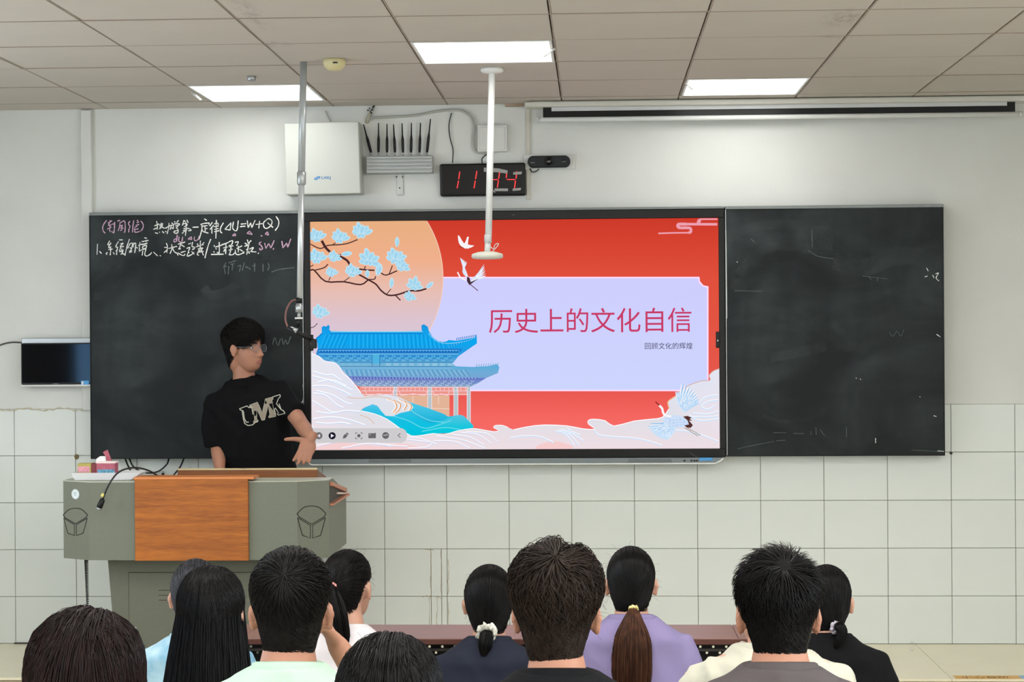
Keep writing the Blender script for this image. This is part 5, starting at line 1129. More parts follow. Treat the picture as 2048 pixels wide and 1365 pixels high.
def hair_short(rng, n=2600, th=.012, L=.055, whorl=(.01, -.62, .78), spiky=0., wave=0., var=(.6, 1.25), low=0, w=.0011, clump=90, fringe=0, K=7, side=.6, part=0):
    wv = np.array(whorl); wv = wv / np.linalg.norm(wv); u = np.cross(wv, [1, 0, 0]); u /= np.linalg.norm(u); v = np.cross(wv, u)
    D = rand_scalp(rng, n, low); D = D[rng.permutation(len(D))]; k_ = int(len(D) * .22); aa = rng.uniform(0, .5, k_); bb = rng.uniform(0, 2 * PI, k_)
    D[:k_] = np.cos(aa)[:, None] * wv + np.sin(aa)[:, None] * (np.cos(bb)[:, None] * u + np.sin(bb)[:, None] * v)
    a0 = np.arccos(np.clip(D @ wv, -1, 1)); b0 = np.arctan2(D @ v, D @ u)
    cl = rng.integers(0, clump, len(D)); cb = rng.uniform(-.22, .22, clump)[cl]; ch = rng.uniform(*var, clump)[cl]
    top = np.clip((D[:, 2] - .05) / .5, 0, 1); bot = np.clip((-.0 - D[:, 2]) / .5, 0, 1)
    Ls = L * (side + (1 - side) * top) * rng.uniform(.75, 1.15, len(D)) * (1 - .45 * bot)
    Ls = Ls * (1 - .5 * np.clip((D[:, 1] - .35) / .3, 0, 1) * np.clip((.95 - D[:, 2]) / .2, 0, 1))
    if fringe: Ls = Ls + fringe * np.clip((D[:, 1] - .15) / .5, 0, 1) * np.clip(D[:, 2] * 2, 0, 1)
    t = np.linspace(0, 1, K)[None, :]
    a = a0[:, None] + Ls[:, None] / .1 * t; b = b0[:, None] + (cb[:, None] + .5 * cb[:, None] * np.sin(a0 * 3)[:, None]) * t + .35 * (t * .6) * np.sign(1)
    if wave: b = b + wave * np.sin(t * 5 + cl[:, None] * 1.7) * t
    dirs = np.cos(a)[..., None] * wv + np.sin(a)[..., None] * (np.cos(b)[..., None] * u + np.sin(b)[..., None] * v)
    R = head_r(dirs.reshape(-1, 3)).reshape(dirs.shape[:2])
    thk = th * ((.45 + .55 * top) * ch)[:, None] * (thp(dirs[..., 2] * R) * .92 + .08)
    rise = np.maximum(np.sin(np.clip(t * 1.15, 0, 1) * PI * .62), .55 * (a0[:, None] < .5)) * (1 - spiky * top[:, None]) + spiky * top[:, None] * t * 1.9
    P = dirs * (R + .001 + thk * rise)[..., None]
    if part:   # a gap running back from the front
        g = np.exp(-((P[..., 0] - part[0]) / .012) ** 2) * np.clip((P[..., 2] - .06) / .04, 0, 1); P[..., 2] -= g * part[1]
    W_ = w * rng.uniform(.7, 1.3, (len(D), 1)) * (1 - .75 * t ** 2)
    return strands(P, W_)

def hair_long(rng, n=3000, th=.012, zend=-.42, px=0., w=.0012, K=14, spread=1.0, face=52, back=.045, lift=.0):
    """straight hair from a middle parting"""
    phi = np.radians(rng.uniform(face, 360 - face, n)); t = np.linspace(0, 1, K)[None, :]
    sd = np.where(phi < PI, 1, -1); y0 = np.where(rng.random(n) < .7, rng.uniform(-.09, .06, n), np.cos(phi) * .06)
    y0 = np.where(rng.random(n) < .8, np.cos(phi) * .08 + rng.normal(size=n) * .01, y0); y0 = np.clip(y0, -.1, .07)
    start = np.stack([px + sd * rng.uniform(.001, .012, n), y0, np.full(n, .12)], 1); start /= np.linalg.norm(start, axis=1, keepdims=True)
    end = np.stack([np.sin(phi), np.cos(phi), rng.uniform(-.55, .2, n)], 1); end /= np.linalg.norm(end, axis=1, keepdims=True)
    lay = rng.uniform(.35, 1, n); cl = rng.integers(0, 120, n); cp = rng.uniform(-.05, .05, 120)[cl]
    K1 = K // 2; tt = np.linspace(0, 1, K1)
    A_ = np.stack([rot_between(start, end, x) for x in tt], 1); R = head_r(A_.reshape(-1, 3)).reshape(A_.shape[:2])
    P1 = A_ * (R + (.002 + th * lay[:, None] * np.minimum(1, .45 + tt[None, :])))[..., None]; P1[..., 2] += lift * np.clip(P1[..., 2] / .1, 0, 1)
    last = P1[:, -1]; K2 = K - K1; P2 = []
    zl = zend * rng.uniform(.86, 1.04, n)
    for j in range(1, K2 + 1):
        s = j / K2; z = last[:, 2] + (zl - last[:, 2]) * s
        f = 1 + (.12 * s + .1 * np.sin(s * 2.6)) * spread
        x = last[:, 0] * f + cp * s * .35; y = last[:, 1] - back * s * (1.2 - .2 * s) * np.clip(1 - last[:, 1] * 6, .1, 1.4) + .004 * np.sin(s * 6 + cl)
        P2.append(np.stack([x, y, z], 1))
    P = np.concatenate([P1, np.stack(P2, 1)], 1)
    return strands(P, w * rng.uniform(.7, 1.35, (n, 1)) * (1 - .6 * np.linspace(0, 1, K)[None, :] ** 4))

def hair_tied(rng, n=2200, th=.009, tie=(0, -.118, -.035), w=.001, K=10, low=.01, loose=0):
    tv = np.array(tie, float); tl = np.linalg.norm(tv); td = tv / tl
    D = rand_scalp(rng, n, low); t = np.linspace(0, 1, K)[None, :, None]
    A_ = rot_between(D[:, None, :], np.broadcast_to(td, D[:, None, :].shape), t); R = head_r(A_.reshape(-1, 3)).reshape(A_.shape[:2])
    cl = rng.integers(0, 80, len(D)); ch = rng.uniform(.5, 1.15, 80)[cl]
    tt = t[..., 0]; rr_ = R + .001 + th * ch[:, None] * (.5 + .5 * np.sin(np.clip(tt * 1.2, 0, 1) * PI / 2))
    rr_ = rr_ * (1 - tt ** 6) + (tl - .004) * tt ** 6
    P = A_ * rr_[..., None]
    return strands(P, w * rng.uniform(.7, 1.3, (len(D), 1)) * (1 - .2 * tt))
def tail(rng, path, rad, n=500, w=.0012, K=14, curl=.0):
    C_ = np.array([tuple(p) for p in crom(path, 6)]); m = len(C_); s = np.linspace(0, m - 1, K); i = np.minimum(s.astype(int), m - 2); f = (s - i)[:, None]; C_ = C_[i] * (1 - f) + C_[i + 1] * f
    rad = np.interp(np.linspace(0, 1, K), np.linspace(0, 1, len(rad)), rad)
    a = rng.uniform(0, 2 * PI, n); r = np.sqrt(rng.uniform(0, 1, n)); a2 = a[:, None] + curl * np.linspace(0, 1, K)[None, :]
    T = np.gradient(C_, axis=0); T /= np.linalg.norm(T, axis=1, keepdims=True); n1 = np.cross(T, [1, .01, 0]); n1 /= np.linalg.norm(n1, axis=1, keepdims=True); n2 = np.cross(T, n1)
    P = C_[None] + (r[:, None] * rad[None])[..., None] * (np.cos(a2)[..., None] * n1[None] + np.sin(a2)[..., None] * n2[None] * 1.0)
    ln = rng.uniform(.82, 1.0, n); tt = np.linspace(0, 1, K)
    for j in range(n):
        if ln[j] < .999: P[j] = np.stack([np.interp(tt * ln[j], tt, P[j][:, c]) for c in range(3)], 1)
    return strands(P, w * rng.uniform(.7, 1.3, (n, 1)) * (1 - .6 * tt[None, :] ** 3))
def fly(rng, n, th=.02, w=.00024, L=.05, low=0):
    """stray hairs"""
    D = rand_scalp(rng, n, -.06); K = 5; t = np.linspace(0, 1, K)[None, :, None]; g = rng.normal(size=(len(D), 1, 3)) * .35
    P = (D * (head_r(D) + .004)[:, None])[:, None, :] + (D[:, None, :] * (.3) + g) * t * L * rng.uniform(.4, 1, (len(D), 1, 1)) + t ** 2 * np.array([0, 0, -.012])
    return strands(P, np.full((len(D), K), w))

def blob(parts, voxel, smooth=3, fac=.5):
    """closed shapes grown together into one continuous surface"""
    me = bpy.data.meshes.new('tmp'); V, F = [], []
    for v, f in parts: o = len(V); V += [tuple(x) for x in v]; F += [tuple(i + o for i in g) for g in f]
    me.from_pydata(V, [], F); o = bpy.data.objects.new('tmp', me); COL.objects.link(o)
    bm = bmesh.new(); bm.from_mesh(me); bmesh.ops.recalc_face_normals(bm, faces=bm.faces); bm.to_mesh(me); bm.free()
    r = o.modifiers.new('r', 'REMESH'); r.mode = 'VOXEL'; r.voxel_size = voxel; s = o.modifiers.new('s', 'SMOOTH'); s.iterations = smooth; s.factor = fac
    dg = bpy.context.evaluated_depsgraph_get(); m2 = bpy.data.meshes.new_from_object(o.evaluated_get(dg)); bpy.data.objects.remove(o); bpy.data.meshes.remove(me)
    m2.polygons.foreach_set('use_smooth', np.ones(len(m2.polygons), bool)); return m2
def folds(me, amp, seed=0, f=(9, 9, 5), zlo=None):
    n = len(me.vertices); a = np.zeros(n * 3, np.float32); me.vertices.foreach_get('co', a); a = a.reshape(-1, 3); nn = np.zeros(n * 3, np.float32); me.vertices.foreach_get('normal', nn); nn = nn.reshape(-1, 3)
    x, y, z = (a * np.array(f)).T; r = np.random.default_rng(seed); p = r.uniform(0, 6, 6)
    h = np.sin(x * 2.1 + z * 1.3 + p[0] + 1.5 * np.sin(z * 1.1 + p[1])) + .7 * np.sin(z * 3.3 - x * 1.7 + p[2] + np.sin(x * 2 + p[3])) + .5 * np.sin(x * 5 + z * 6 + y * 3 + p[4])
    h = -np.abs(h) * .8 + .5
    a += nn * (amp * h)[:, None]; me.vertices.foreach_set('co', a.ravel()); me.update(); return me

def torso(sc=1.0, wid=1.0, top=-.14, y=-.045, infl=0., zmin=-.72, belly=0):
    S = [(0.0, .068, .056), (-.016, .105, .07), (-.034, .14, .082), (-.06, .166, .092), (-.1, .18, .1), (-.22, .178, .11), (-.36, .162, .11), (-.5, .158, .108), (-.58, .17, .115), (-.66, .165, .12)]
    n = 36; V = []
    for z, a, b in S:
        z = top + z * sc; z = max(z, zmin)
        for k in range(n):
            t = 2 * PI * k / n; cx, cy = math.cos(t), math.sin(t); e = .85
            V.append(((a * wid + infl) * math.copysign(abs(cx) ** e, cx), y + (b * (.5 + .5 * wid) + infl) * math.copysign(abs(cy) ** e, cy) + (-.012 if z > top - .1 * sc else 0), z + (infl if z == top else 0)))
    m = len(S); F = [(i * n + k, i * n + (k + 1) % n, (i + 1) * n + (k + 1) % n, (i + 1) * n + k) for i in range(m - 1) for k in range(n)] + [tuple(range(n))[::-1], tuple(range((m - 1) * n, m * n))]
    return V, F
def hand(w, f, up, s=1.0, curl=.5, thumb=1):
    """palm and five fingers. w wrist, f forward direction, up: back-of-hand normal, thumb: side (+1/-1)"""
    w, f, up = Vector(w), Vector(f).normalized(), Vector(up); up = (up - f * up.dot(f)).normalized(); sd = f.cross(up) * thumb
    parts = [tube([w - f * .02 * s, w + f * .005 * s, w + f * .045 * s, w + f * .09 * s], [(.024 * s, .019 * s), (.026 * s, .017 * s), (.038 * s, .016 * s), (.037 * s, .012 * s)], 14)]
    # the tube frame may lie across: build the palm as a flattened hull instead
    P, F = sph(14, 10); pal = [w + f * (.048 * s + p[1] * .052 * s) + sd * (p[0] * .04 * s) + up * (p[2] * .0155 * s) for p in P]
    parts = [(pal, F), tube([w - f * .03 * s, w, w + f * .02 * s], [.024 * s, .023 * s, .02 * s], 12)]
    for i, (L, off) in enumerate(((.068, .028), (.077, .0095), (.072, -.009), (.057, -.027))):
        b = w + f * (.085 - .004 * abs(i - 1)) * s + sd * off * s; c = curl * (1 + .12 * i); d = f; pts = [b - f * .02 * s, b]
        for j, fr in enumerate((.45, .32, .23)):
            ang = c * (.55 + .45 * j); d = (Matrix.Rotation(ang * .6, 3, sd * thumb) @ d) if True else d
            if j == 0: d = (d + sd * (.10 - .07 * i)).normalized()
            pts.append(pts[-1] + d * L * fr * s)
        parts.append(tube(pts, [.0095 * s, .0095 * s, .0088 * s, .0078 * s, .0062 * s], 10))
    b = w + f * .02 * s + sd * .026 * s; d = (f * .75 + sd * .62 - up * .12).normalized(); d2 = (f * .9 + sd * .34 - up * .12).normalized()
    parts.append(tube([b - d * .01 * s, b + d * .02 * s, b + d * .045 * s, b + d * .045 * s + d2 * .024 * s, b + d * .045 * s + d2 * .034 * s], [.012 * s, .0125 * s, .0105 * s, .0095 * s, .007 * s], 10))
    return parts

def seat_person(label, px, py, Y, hs=1.0, wid=1.0, yaw=0, pitch=0, roll=0, byaw=0, skin=M_SKIN, top=-.125, shirt=None, hair=None, hm=H_BLACK, cap=(.008, 0), ears=True, arms=None, neck=.056, shirt_kw={}, ties=(), tailmat=None, lean=0, collar=True, group=None, seed=0, capkw={}, sname='shirt'):
    E = at(px, py, Y); root = thing('person', (E.x, Y, ZF), label, 'person', group); base = Vector((0, 0, E.z - ZF)); rng = np.random.default_rng(seed + 100)
    MH = Matrix.Translation(base) @ Matrix.Rotation(yaw, 4, 'Z') @ Matrix.Rotation(pitch, 4, 'X') @ Matrix.Rotation(roll, 4, 'Y') @ Matrix.Scale(hs, 4)
    M3 = np.array(MH)
    def tf(P): P = np.asarray(P, float); return P @ M3[:3, :3].T + M3[:3, 3]
    MBd = Matrix.Translation(base) @ Matrix.Rotation(byaw, 4, 'Z')
    B3 = np.array(MBd)
    def tb(P): P = np.asarray([tuple(p) for p in P], float); return P @ B3[:3, :3].T + B3[:3, 3]
    parts = []; P, F = head_mesh(); parts.append((tf(P), F))
    if ears:
        for s_ in (1, -1): P, F = ear(s_); parts.append((tf(P), F))
    nb = Vector((0, -.05 + lean, top + .005)); n0 = MH @ Vector((0, -.022, -.03)) - base; n0 = MBd.to_3x3().inverted() @ n0
    parts.append(tuple_b(tb, tube([n0, n0.lerp(nb, .5), nb, nb - Vector((0, 0, .06))], [neck * .86, neck * .92, neck * 1.06, neck * 1.25], 20)))
    T_, TF_ = torso(hs, wid, top); parts.append((tb(T_), TF_))
    arms = arms or [((.205 * wid, -.05, top - .32), (.12, .12, top - .42)), ((-.205 * wid, -.05, top - .32), (-.12, .12, top - .42))]
    sh = []
    for i, (el, wr) in enumerate(arms):
        sg = 1 if i == 0 else -1; s0 = Vector((sg * .165 * wid, -.05, top - .09)); el, wr = Vector(el), Vector(wr)
        parts.append(tuple_b(tb, tube([(sg * .1 * wid, -.05, top - .07), s0, s0.lerp(el, .5), el, el.lerp(wr, .35), wr], [.035 * hs, .047 * hs, .042 * hs, .036 * hs, .036 * hs, .024 * hs], 16)))
        for p in hand(wr, (wr - el), (0, 0, 1), .95 * hs, .5, -sg): parts.append(tuple_b(tb, p))
        sh.append(tuple_b(tb, tube([(sg * .08 * wid, -.05, top - .06), s0 + Vector((-sg * .006, 0, .0)), s0.lerp(el, .25), s0.lerp(el, .5), s0.lerp(el, .76)], [.04 * hs, .06 * hs, .062 * hs, .06 * hs, .058 * hs], 20)))
    me = blob(parts, .0065, 3, .5); me.name = 'body'; me.materials.append(skin); link(bpy.data.objects.new('body', me), root)
    # clothes
    T2, F2 = torso(hs, wid, top, infl=.013); sp = [(tb(T2), F2)] + sh
    m2 = folds(blob(sp, .009, 5, .5), shirt_kw.get('amp', .0042), seed, shirt_kw.get('f', (9, 9, 6))); m2.name = sname; m2.materials.append(shirt); so = link(bpy.data.objects.new(sname, m2), root)
    if collar:
        th_ = np.linspace(0, 2 * PI, 41); ra_, rb_ = .068 * wid ** .5 + .004, .062
        pth = [Vector((ra_ * math.cos(t), -.047 + rb_ * math.sin(t), top + .011 - .012 * math.sin(t))) for t in th_]; mb = MB(); V = []
        for p_, t in zip(pth[:-1], th_[:-1]):
            o_ = Vector((math.cos(t), math.sin(t), 0)); V += [p_ + o_ * .012 - Vector((0, 0, .014)), p_ + o_ * .006 + Vector((0, 0, .002)), p_ + Vector((0, 0, .005)), p_ - o_ * .004 - Vector((0, 0, .016))]
        n_ = len(pth) - 1; mb.add(tb(V), [(4 * i + k, 4 * i + k + 1, 4 * ((i + 1) % n_) + k + 1, 4 * ((i + 1) % n_) + k) for i in range(n_) for k in range(3)], 0, True); obj('collar', mb, shirt_kw.get('collar', shirt), root, local=True)
    # lower body, on its seat
    zf = -base.z; hipz = max(top - .6 * hs, zf + .46); hp = MB()
    for sg in (1, -1):
        V, F = tube([(sg * .09, -.06, hipz), (sg * .11, .08, hipz - .01), (sg * .12, .19, hipz - .015), (sg * .12, .22, hipz - .1), (sg * .12, .14, zf + .08)], [.095, .085, .065, .058, .045], 14); hp.add(tb(V), F, 0, True)
    obj('trousers', hp, M_TROUSER, root, local=True)
    for sg in (1, -1):
        D_, F_ = sph(14, 10); Q = [(sg * .12 + p[0] * .045, (.17 + p[1] * .12), zf + max(0, .04 + p[2] * .045)) for p in D_]; mb = MB(); mb.add(tb(Q), F_, 0, True); obj('shoe', mb, M_SHOE, root, local=True)
    # hair
    hp_ = []
    P, F = hair_cap(cap[0], cap[1], **capkw); hp_.append(to_quads(tf(P), F))
    tp_ = []
    for kind, kw in hair:
        fn = {'short': hair_short, 'long': hair_long, 'tied': hair_tied, 'fly': fly, 'tail': tail}[kind]; V, Q = fn(rng, **kw)
        (tp_ if (kind == 'tail' and tailmat) else hp_).append((tf(V), Q))
    V, Q = join_quads(hp_); m = fast_mesh('hair', V, Q); m.materials.append(hm); m.materials.append(M_HBASE); mi_ = np.zeros(len(Q), np.int32); mi_[:len(hp_[0][1])] = 1; m.polygons.foreach_set('material_index', mi_); ho = link(bpy.data.objects.new('hair', m), root)
    if tp_:
        V, Q = join_quads(tp_); m = fast_mesh('ponytail', V, Q); m.materials.append(tailmat); link(bpy.data.objects.new('ponytail', m), root)
    for tie_ in ties:
        c, nrm, R_, r_, m_, nm, puff, lab = tie_; c = Vector(c); nrm = Vector(nrm).normalized(); a = nrm.orthogonal().normalized(); b = nrm.cross(a); mb = MB(); k = 40
        pth = [c + (a * math.cos(t) + b * math.sin(t)) * (R_ * (1 + puff * .25 * math.sin(t * 7))) + nrm * (puff * .006 * math.sin(t * 9 + 1)) for t in np.linspace(0, 2 * PI, k + 1)]
        V, F = tube(pth, [r_ * (1 + puff * .45 * math.sin(i * 2.3)) for i in range(k + 1)], 8, False); mb.add(tf(V), F, 0, True); o = obj(nm, mb, m_, root, local=True)
        if lab: o['label'] = lab
    return root, tf, tb, base
def tuple_b(tb, vf): return (tb(vf[0]), vf[1])

def tiedye():
    m = mat('pale_blue_tie_dye', (186, 208, 212), .85, rgb2=(84, 146, 178), nscale=9, bump=.2, bscale=60); return m
C_MINT = mat('mint_cotton', (172, 200, 180), .9, spec=.15, bump=.15, bscale=300); C_BLK = mat('black_cotton', (17, 18, 20), .9, spec=.15, bump=.15, bscale=300); C_BLK2 = mat('matte_black_cotton', (13, 13, 15), .9, spec=.15, bump=.15, bscale=300)
C_GREY = mat('taupe_grey_cotton', (82, 76, 77), .9, spec=.15, bump=.15, bscale=300); C_NAVY = mat('navy_cotton', (36, 40, 52), .9, spec=.15, bump=.15, bscale=300); C_PURP = mat('lilac_cotton', (128, 118, 154), .9, spec=.15, bump=.15, bscale=300)
C_WHITE = mat('white_cotton', (212, 206, 208), .9, spec=.15, bump=.15, bscale=300); C_CREAM = mat('cream_crinkled_cotton', (186, 184, 168), .9, spec=.15, bump=.5, bscale=60)
PEOPLE = []
def SP(*a, **k): PEOPLE.append((a, k))

# third row: three young men seen from behind
SP('person in mint green T-shirt with short dark hair, hand raised to the cheek', 583, 1226, -5.55, hs=1.03, yaw=.05, pitch=.03, shirt=C_MINT, top=-.118, neck=.062, wid=1.05, seed=1, skin=M_SKIN,
   arms=[((.21, .16, -.3), (.085, .115, -.09)), ((-.21, -.03, -.43), (-.13, .3, -.45))],
   hair=[('short', dict(n=5600, th=.018, L=.062, whorl=(-.02, -.72, .69), w=.0012, clump=140, side=.6, low=.0)), ('fly', dict(n=120, low=0))], hm=H_SOFT, cap=(.010, .0))
SP('person in black T-shirt with thick tousled dark brown hair parted at the top', 1114, 1232, -5.65, hs=1.05, yaw=-.08, pitch=.0, shirt=C_BLK, top=-.122, neck=.062, wid=1.12, seed=2, skin=M_SKIN,
   hair=[('short', dict(n=6500, th=.026, L=.08, var=(.35, 1.6), whorl=(.03, -.5, .86), w=.0013, wave=.25, clump=110, side=.75, low=.016, part=(.028, .009))), ('fly', dict(n=200, L=.06))], hm=H_BROWN, cap=(.013, .016), capkw=dict(noise=.15))
SP('person in taupe grey T-shirt with spiky short black hair', 1556, 1234, -5.5, hs=1.03, yaw=.0, shirt=C_GREY, top=-.11, neck=.064, wid=1.12, seed=3, skin=M_SKIN,
   hair=[('short', dict(n=5600, th=.018, L=.055, whorl=(.06, -.5, .85), spiky=.6, var=(.4, 1.5), w=.0011, clump=160, side=.7, low=.008)), ('fly', dict(n=160, L=.045))], hm=H_BLACK, cap=(.012, .008))
# nearest row
SP('person with large reddish dark brown bob hair, seen from behind at the lower left', 174, 1386, -6.15, hs=1.06, shirt=C_BLK2, top=-.15, seed=4, skin=M_SKIN2,
   hair=[('long', dict(n=8500, th=.034, zend=-.26, px=.012, w=.0009, spread=1.1, back=.02, lift=.012)), ('fly', dict(n=160, L=.05))], hm=H_RED, cap=(.018, .02), ears=False, capkw=dict(taper=False))
SP('person with smooth long black hair and middle parting, seen from behind at the lower centre', 780, 1424, -6.3, hs=1.03, shirt=C_BLK2, top=-.15, wid=.9, seed=5, skin=M_SKIN2,
   hair=[('long', dict(n=8500, th=.022, zend=-.4, px=.005, w=.0008, spread=1.3, back=.03, lift=.004)), ('fly', dict(n=80, L=.05))], hm=H_BLACK, cap=(.013, .02), ears=False, capkw=dict(taper=False))
# second row
SP('person with very long straight black hair down the back, between mint shirt and reddish hair', 424, 1232, -4.55, hs=1.02, yaw=-.1, shirt=mat('pale_blue_cotton', (178, 206, 220), .9, spec=.15), top=-.15, wid=.84, seed=6, skin=M_SKIN2,
   hair=[('long', dict(n=7000, th=.016, zend=-.5, px=.0, w=.0009, spread=2.0, back=.06, face=62, lift=.004)), ('fly', dict(n=60, L=.05))], hm=H_BLACK, cap=(.011, .02), capkw=dict(taper=False))
SP('person in crinkled cream blouse mostly hidden behind the spiky-haired person', 1532, 1222, -4.5, hs=.98, yaw=.25, shirt=C_CREAM, top=-.098, wid=1.16, seed=7, skin=M_SKIN2, shirt_kw=dict(amp=.008, f=(16, 16, 5)),
   hair=[('short', dict(n=2600, th=.014, L=.07, w=.0012)), ('fly', dict(n=50))], hm=H_BLACK)
# front row
SP('person in pale blue tie-dye shirt with grey-sheened black hair, behind the very long hair', 392, 1196, -3.42, hs=1.0, yaw=.15, shirt=tiedye(), top=-.13, wid=1.0, seed=8, skin=M_SKIN2,
   hair=[('tied', dict(n=2600, th=.012, tie=(.0, -.118, -.05))), ('tail', dict(path=[(0, -.118, -.05), (0, -.135, -.1), (0, -.14, -.2), (0, -.14, -.28)], rad=[.012, .024, .024, .008], n=300)), ('fly', dict(n=90))], hm=hairmat('grey_black_hair', (34, 34, 38), (70, 70, 76), .4), cap=(.008, .01))
SP('person in white top with high dark ponytail and pink hair band', 698, 1176, -3.35, hs=.98, yaw=-.36, pitch=.02, shirt=C_WHITE, top=-.135, wid=.86, seed=9, skin=M_SKIN2,
   hair=[('tied', dict(n=2800, th=.011, tie=(.0, -.12, .02))), ('tail', dict(path=[(.0, -.118, .02), (.012, -.145, .0), (.03, -.15, -.06), (.04, -.14, -.15), (.04, -.125, -.25)], rad=[.011, .026, .036, .034, .006], n=800)), ('fly', dict(n=140, L=.05))], hm=H_SOFT, cap=(.008, .012),
   ties=[((.0, -.127, .018), (.0, -.7, .45), .015, .0055, mat('dusty_pink_band', (186, 128, 120), .6), 'hair_band', .4, 'dusty pink hair band')])
SP('person in navy top with low bun tied by a pale patterned scrunchie', 979, 1208, -3.45, hs=.99, yaw=.03, shirt=C_NAVY, top=-.118, wid=.92, seed=10, skin=M_SKIN2,
   hair=[('tied', dict(n=3000, th=.012, tie=(-.004, -.112, -.075), low=.015)), ('tail', dict(path=[(-.004, -.112, -.075), (-.006, -.135, -.085), (-.012, -.15, -.12), (-.018, -.15, -.155)], rad=[.014, .024, .024, .008], n=380)), ('fly', dict(n=120, L=.045))], hm=H_BLACK, cap=(.01, .015),
   ties=[((-.005, -.124, -.078), (.05, -.8, -.4), .0225, .0115, mat('cream_scrunchie', (214, 208, 190), .8, noise=.7, nscale=45), 'scrunchie', 1, 'cream and black patterned scrunchie')])
SP('person in lilac top with long chestnut ponytail and gold hair clip', 1262, 1170, -3.55, hs=.97, yaw=-.02, shirt=C_PURP, top=-.108, wid=.98, seed=11, skin=M_SKIN2,
   hair=[('tied', dict(n=3200, th=.009, tie=(.008, -.115, -.062), low=.012)), ('fly', dict(n=120, L=.05))] + [('tail', dict(path=[(.008, -.115, -.062), (.006, -.14, -.1), (.003, -.15, -.17), (.0, -.155, -.28), (.002, -.15, -.37)], rad=[.01, .034, .066, .07, .05], n=1700, w=.0012, K=16))], tailmat=H_TAIL, hm=H_BLACK, cap=(.007, .012),
   ties=[((.008, -.124, -.066), (0, -.7, -.5), .0125, .005, mat('gold_clip', (214, 196, 130), .3, metal=.5), 'hair_clip', .7, 'pale gold hair clip')])
SP('person in black high-neck top with low hair loop and small lilac scrunchie', 1654, 1206, -3.42, hs=.97, yaw=-.12, shirt=C_BLK2, top=-.112, wid=.98, seed=12, skin=M_SKIN2,
   hair=[('tied', dict(n=3000, th=.009, tie=(.03, -.108, -.07), low=.012)), ('tail', dict(path=[(.03, -.108, -.07), (.042, -.135, -.062), (.05, -.14, -.08), (.04, -.145, -.11), (.024, -.145, -.135)], rad=[.011, .018, .019, .016, .005], n=340)), ('fly', dict(n=80, L=.04))], hm=H_BLACK, cap=(.008, .012),
   ties=[((.031, -.117, -.068), (.2, -.9, .0), .014, .008, mat('lilac_scrunchie', (170, 164, 176), .8), 'scrunchie', .8, 'pale lilac scrunchie')])
GRP = None
for a_, k_ in PEOPLE: seat_person(*a_, **k_)

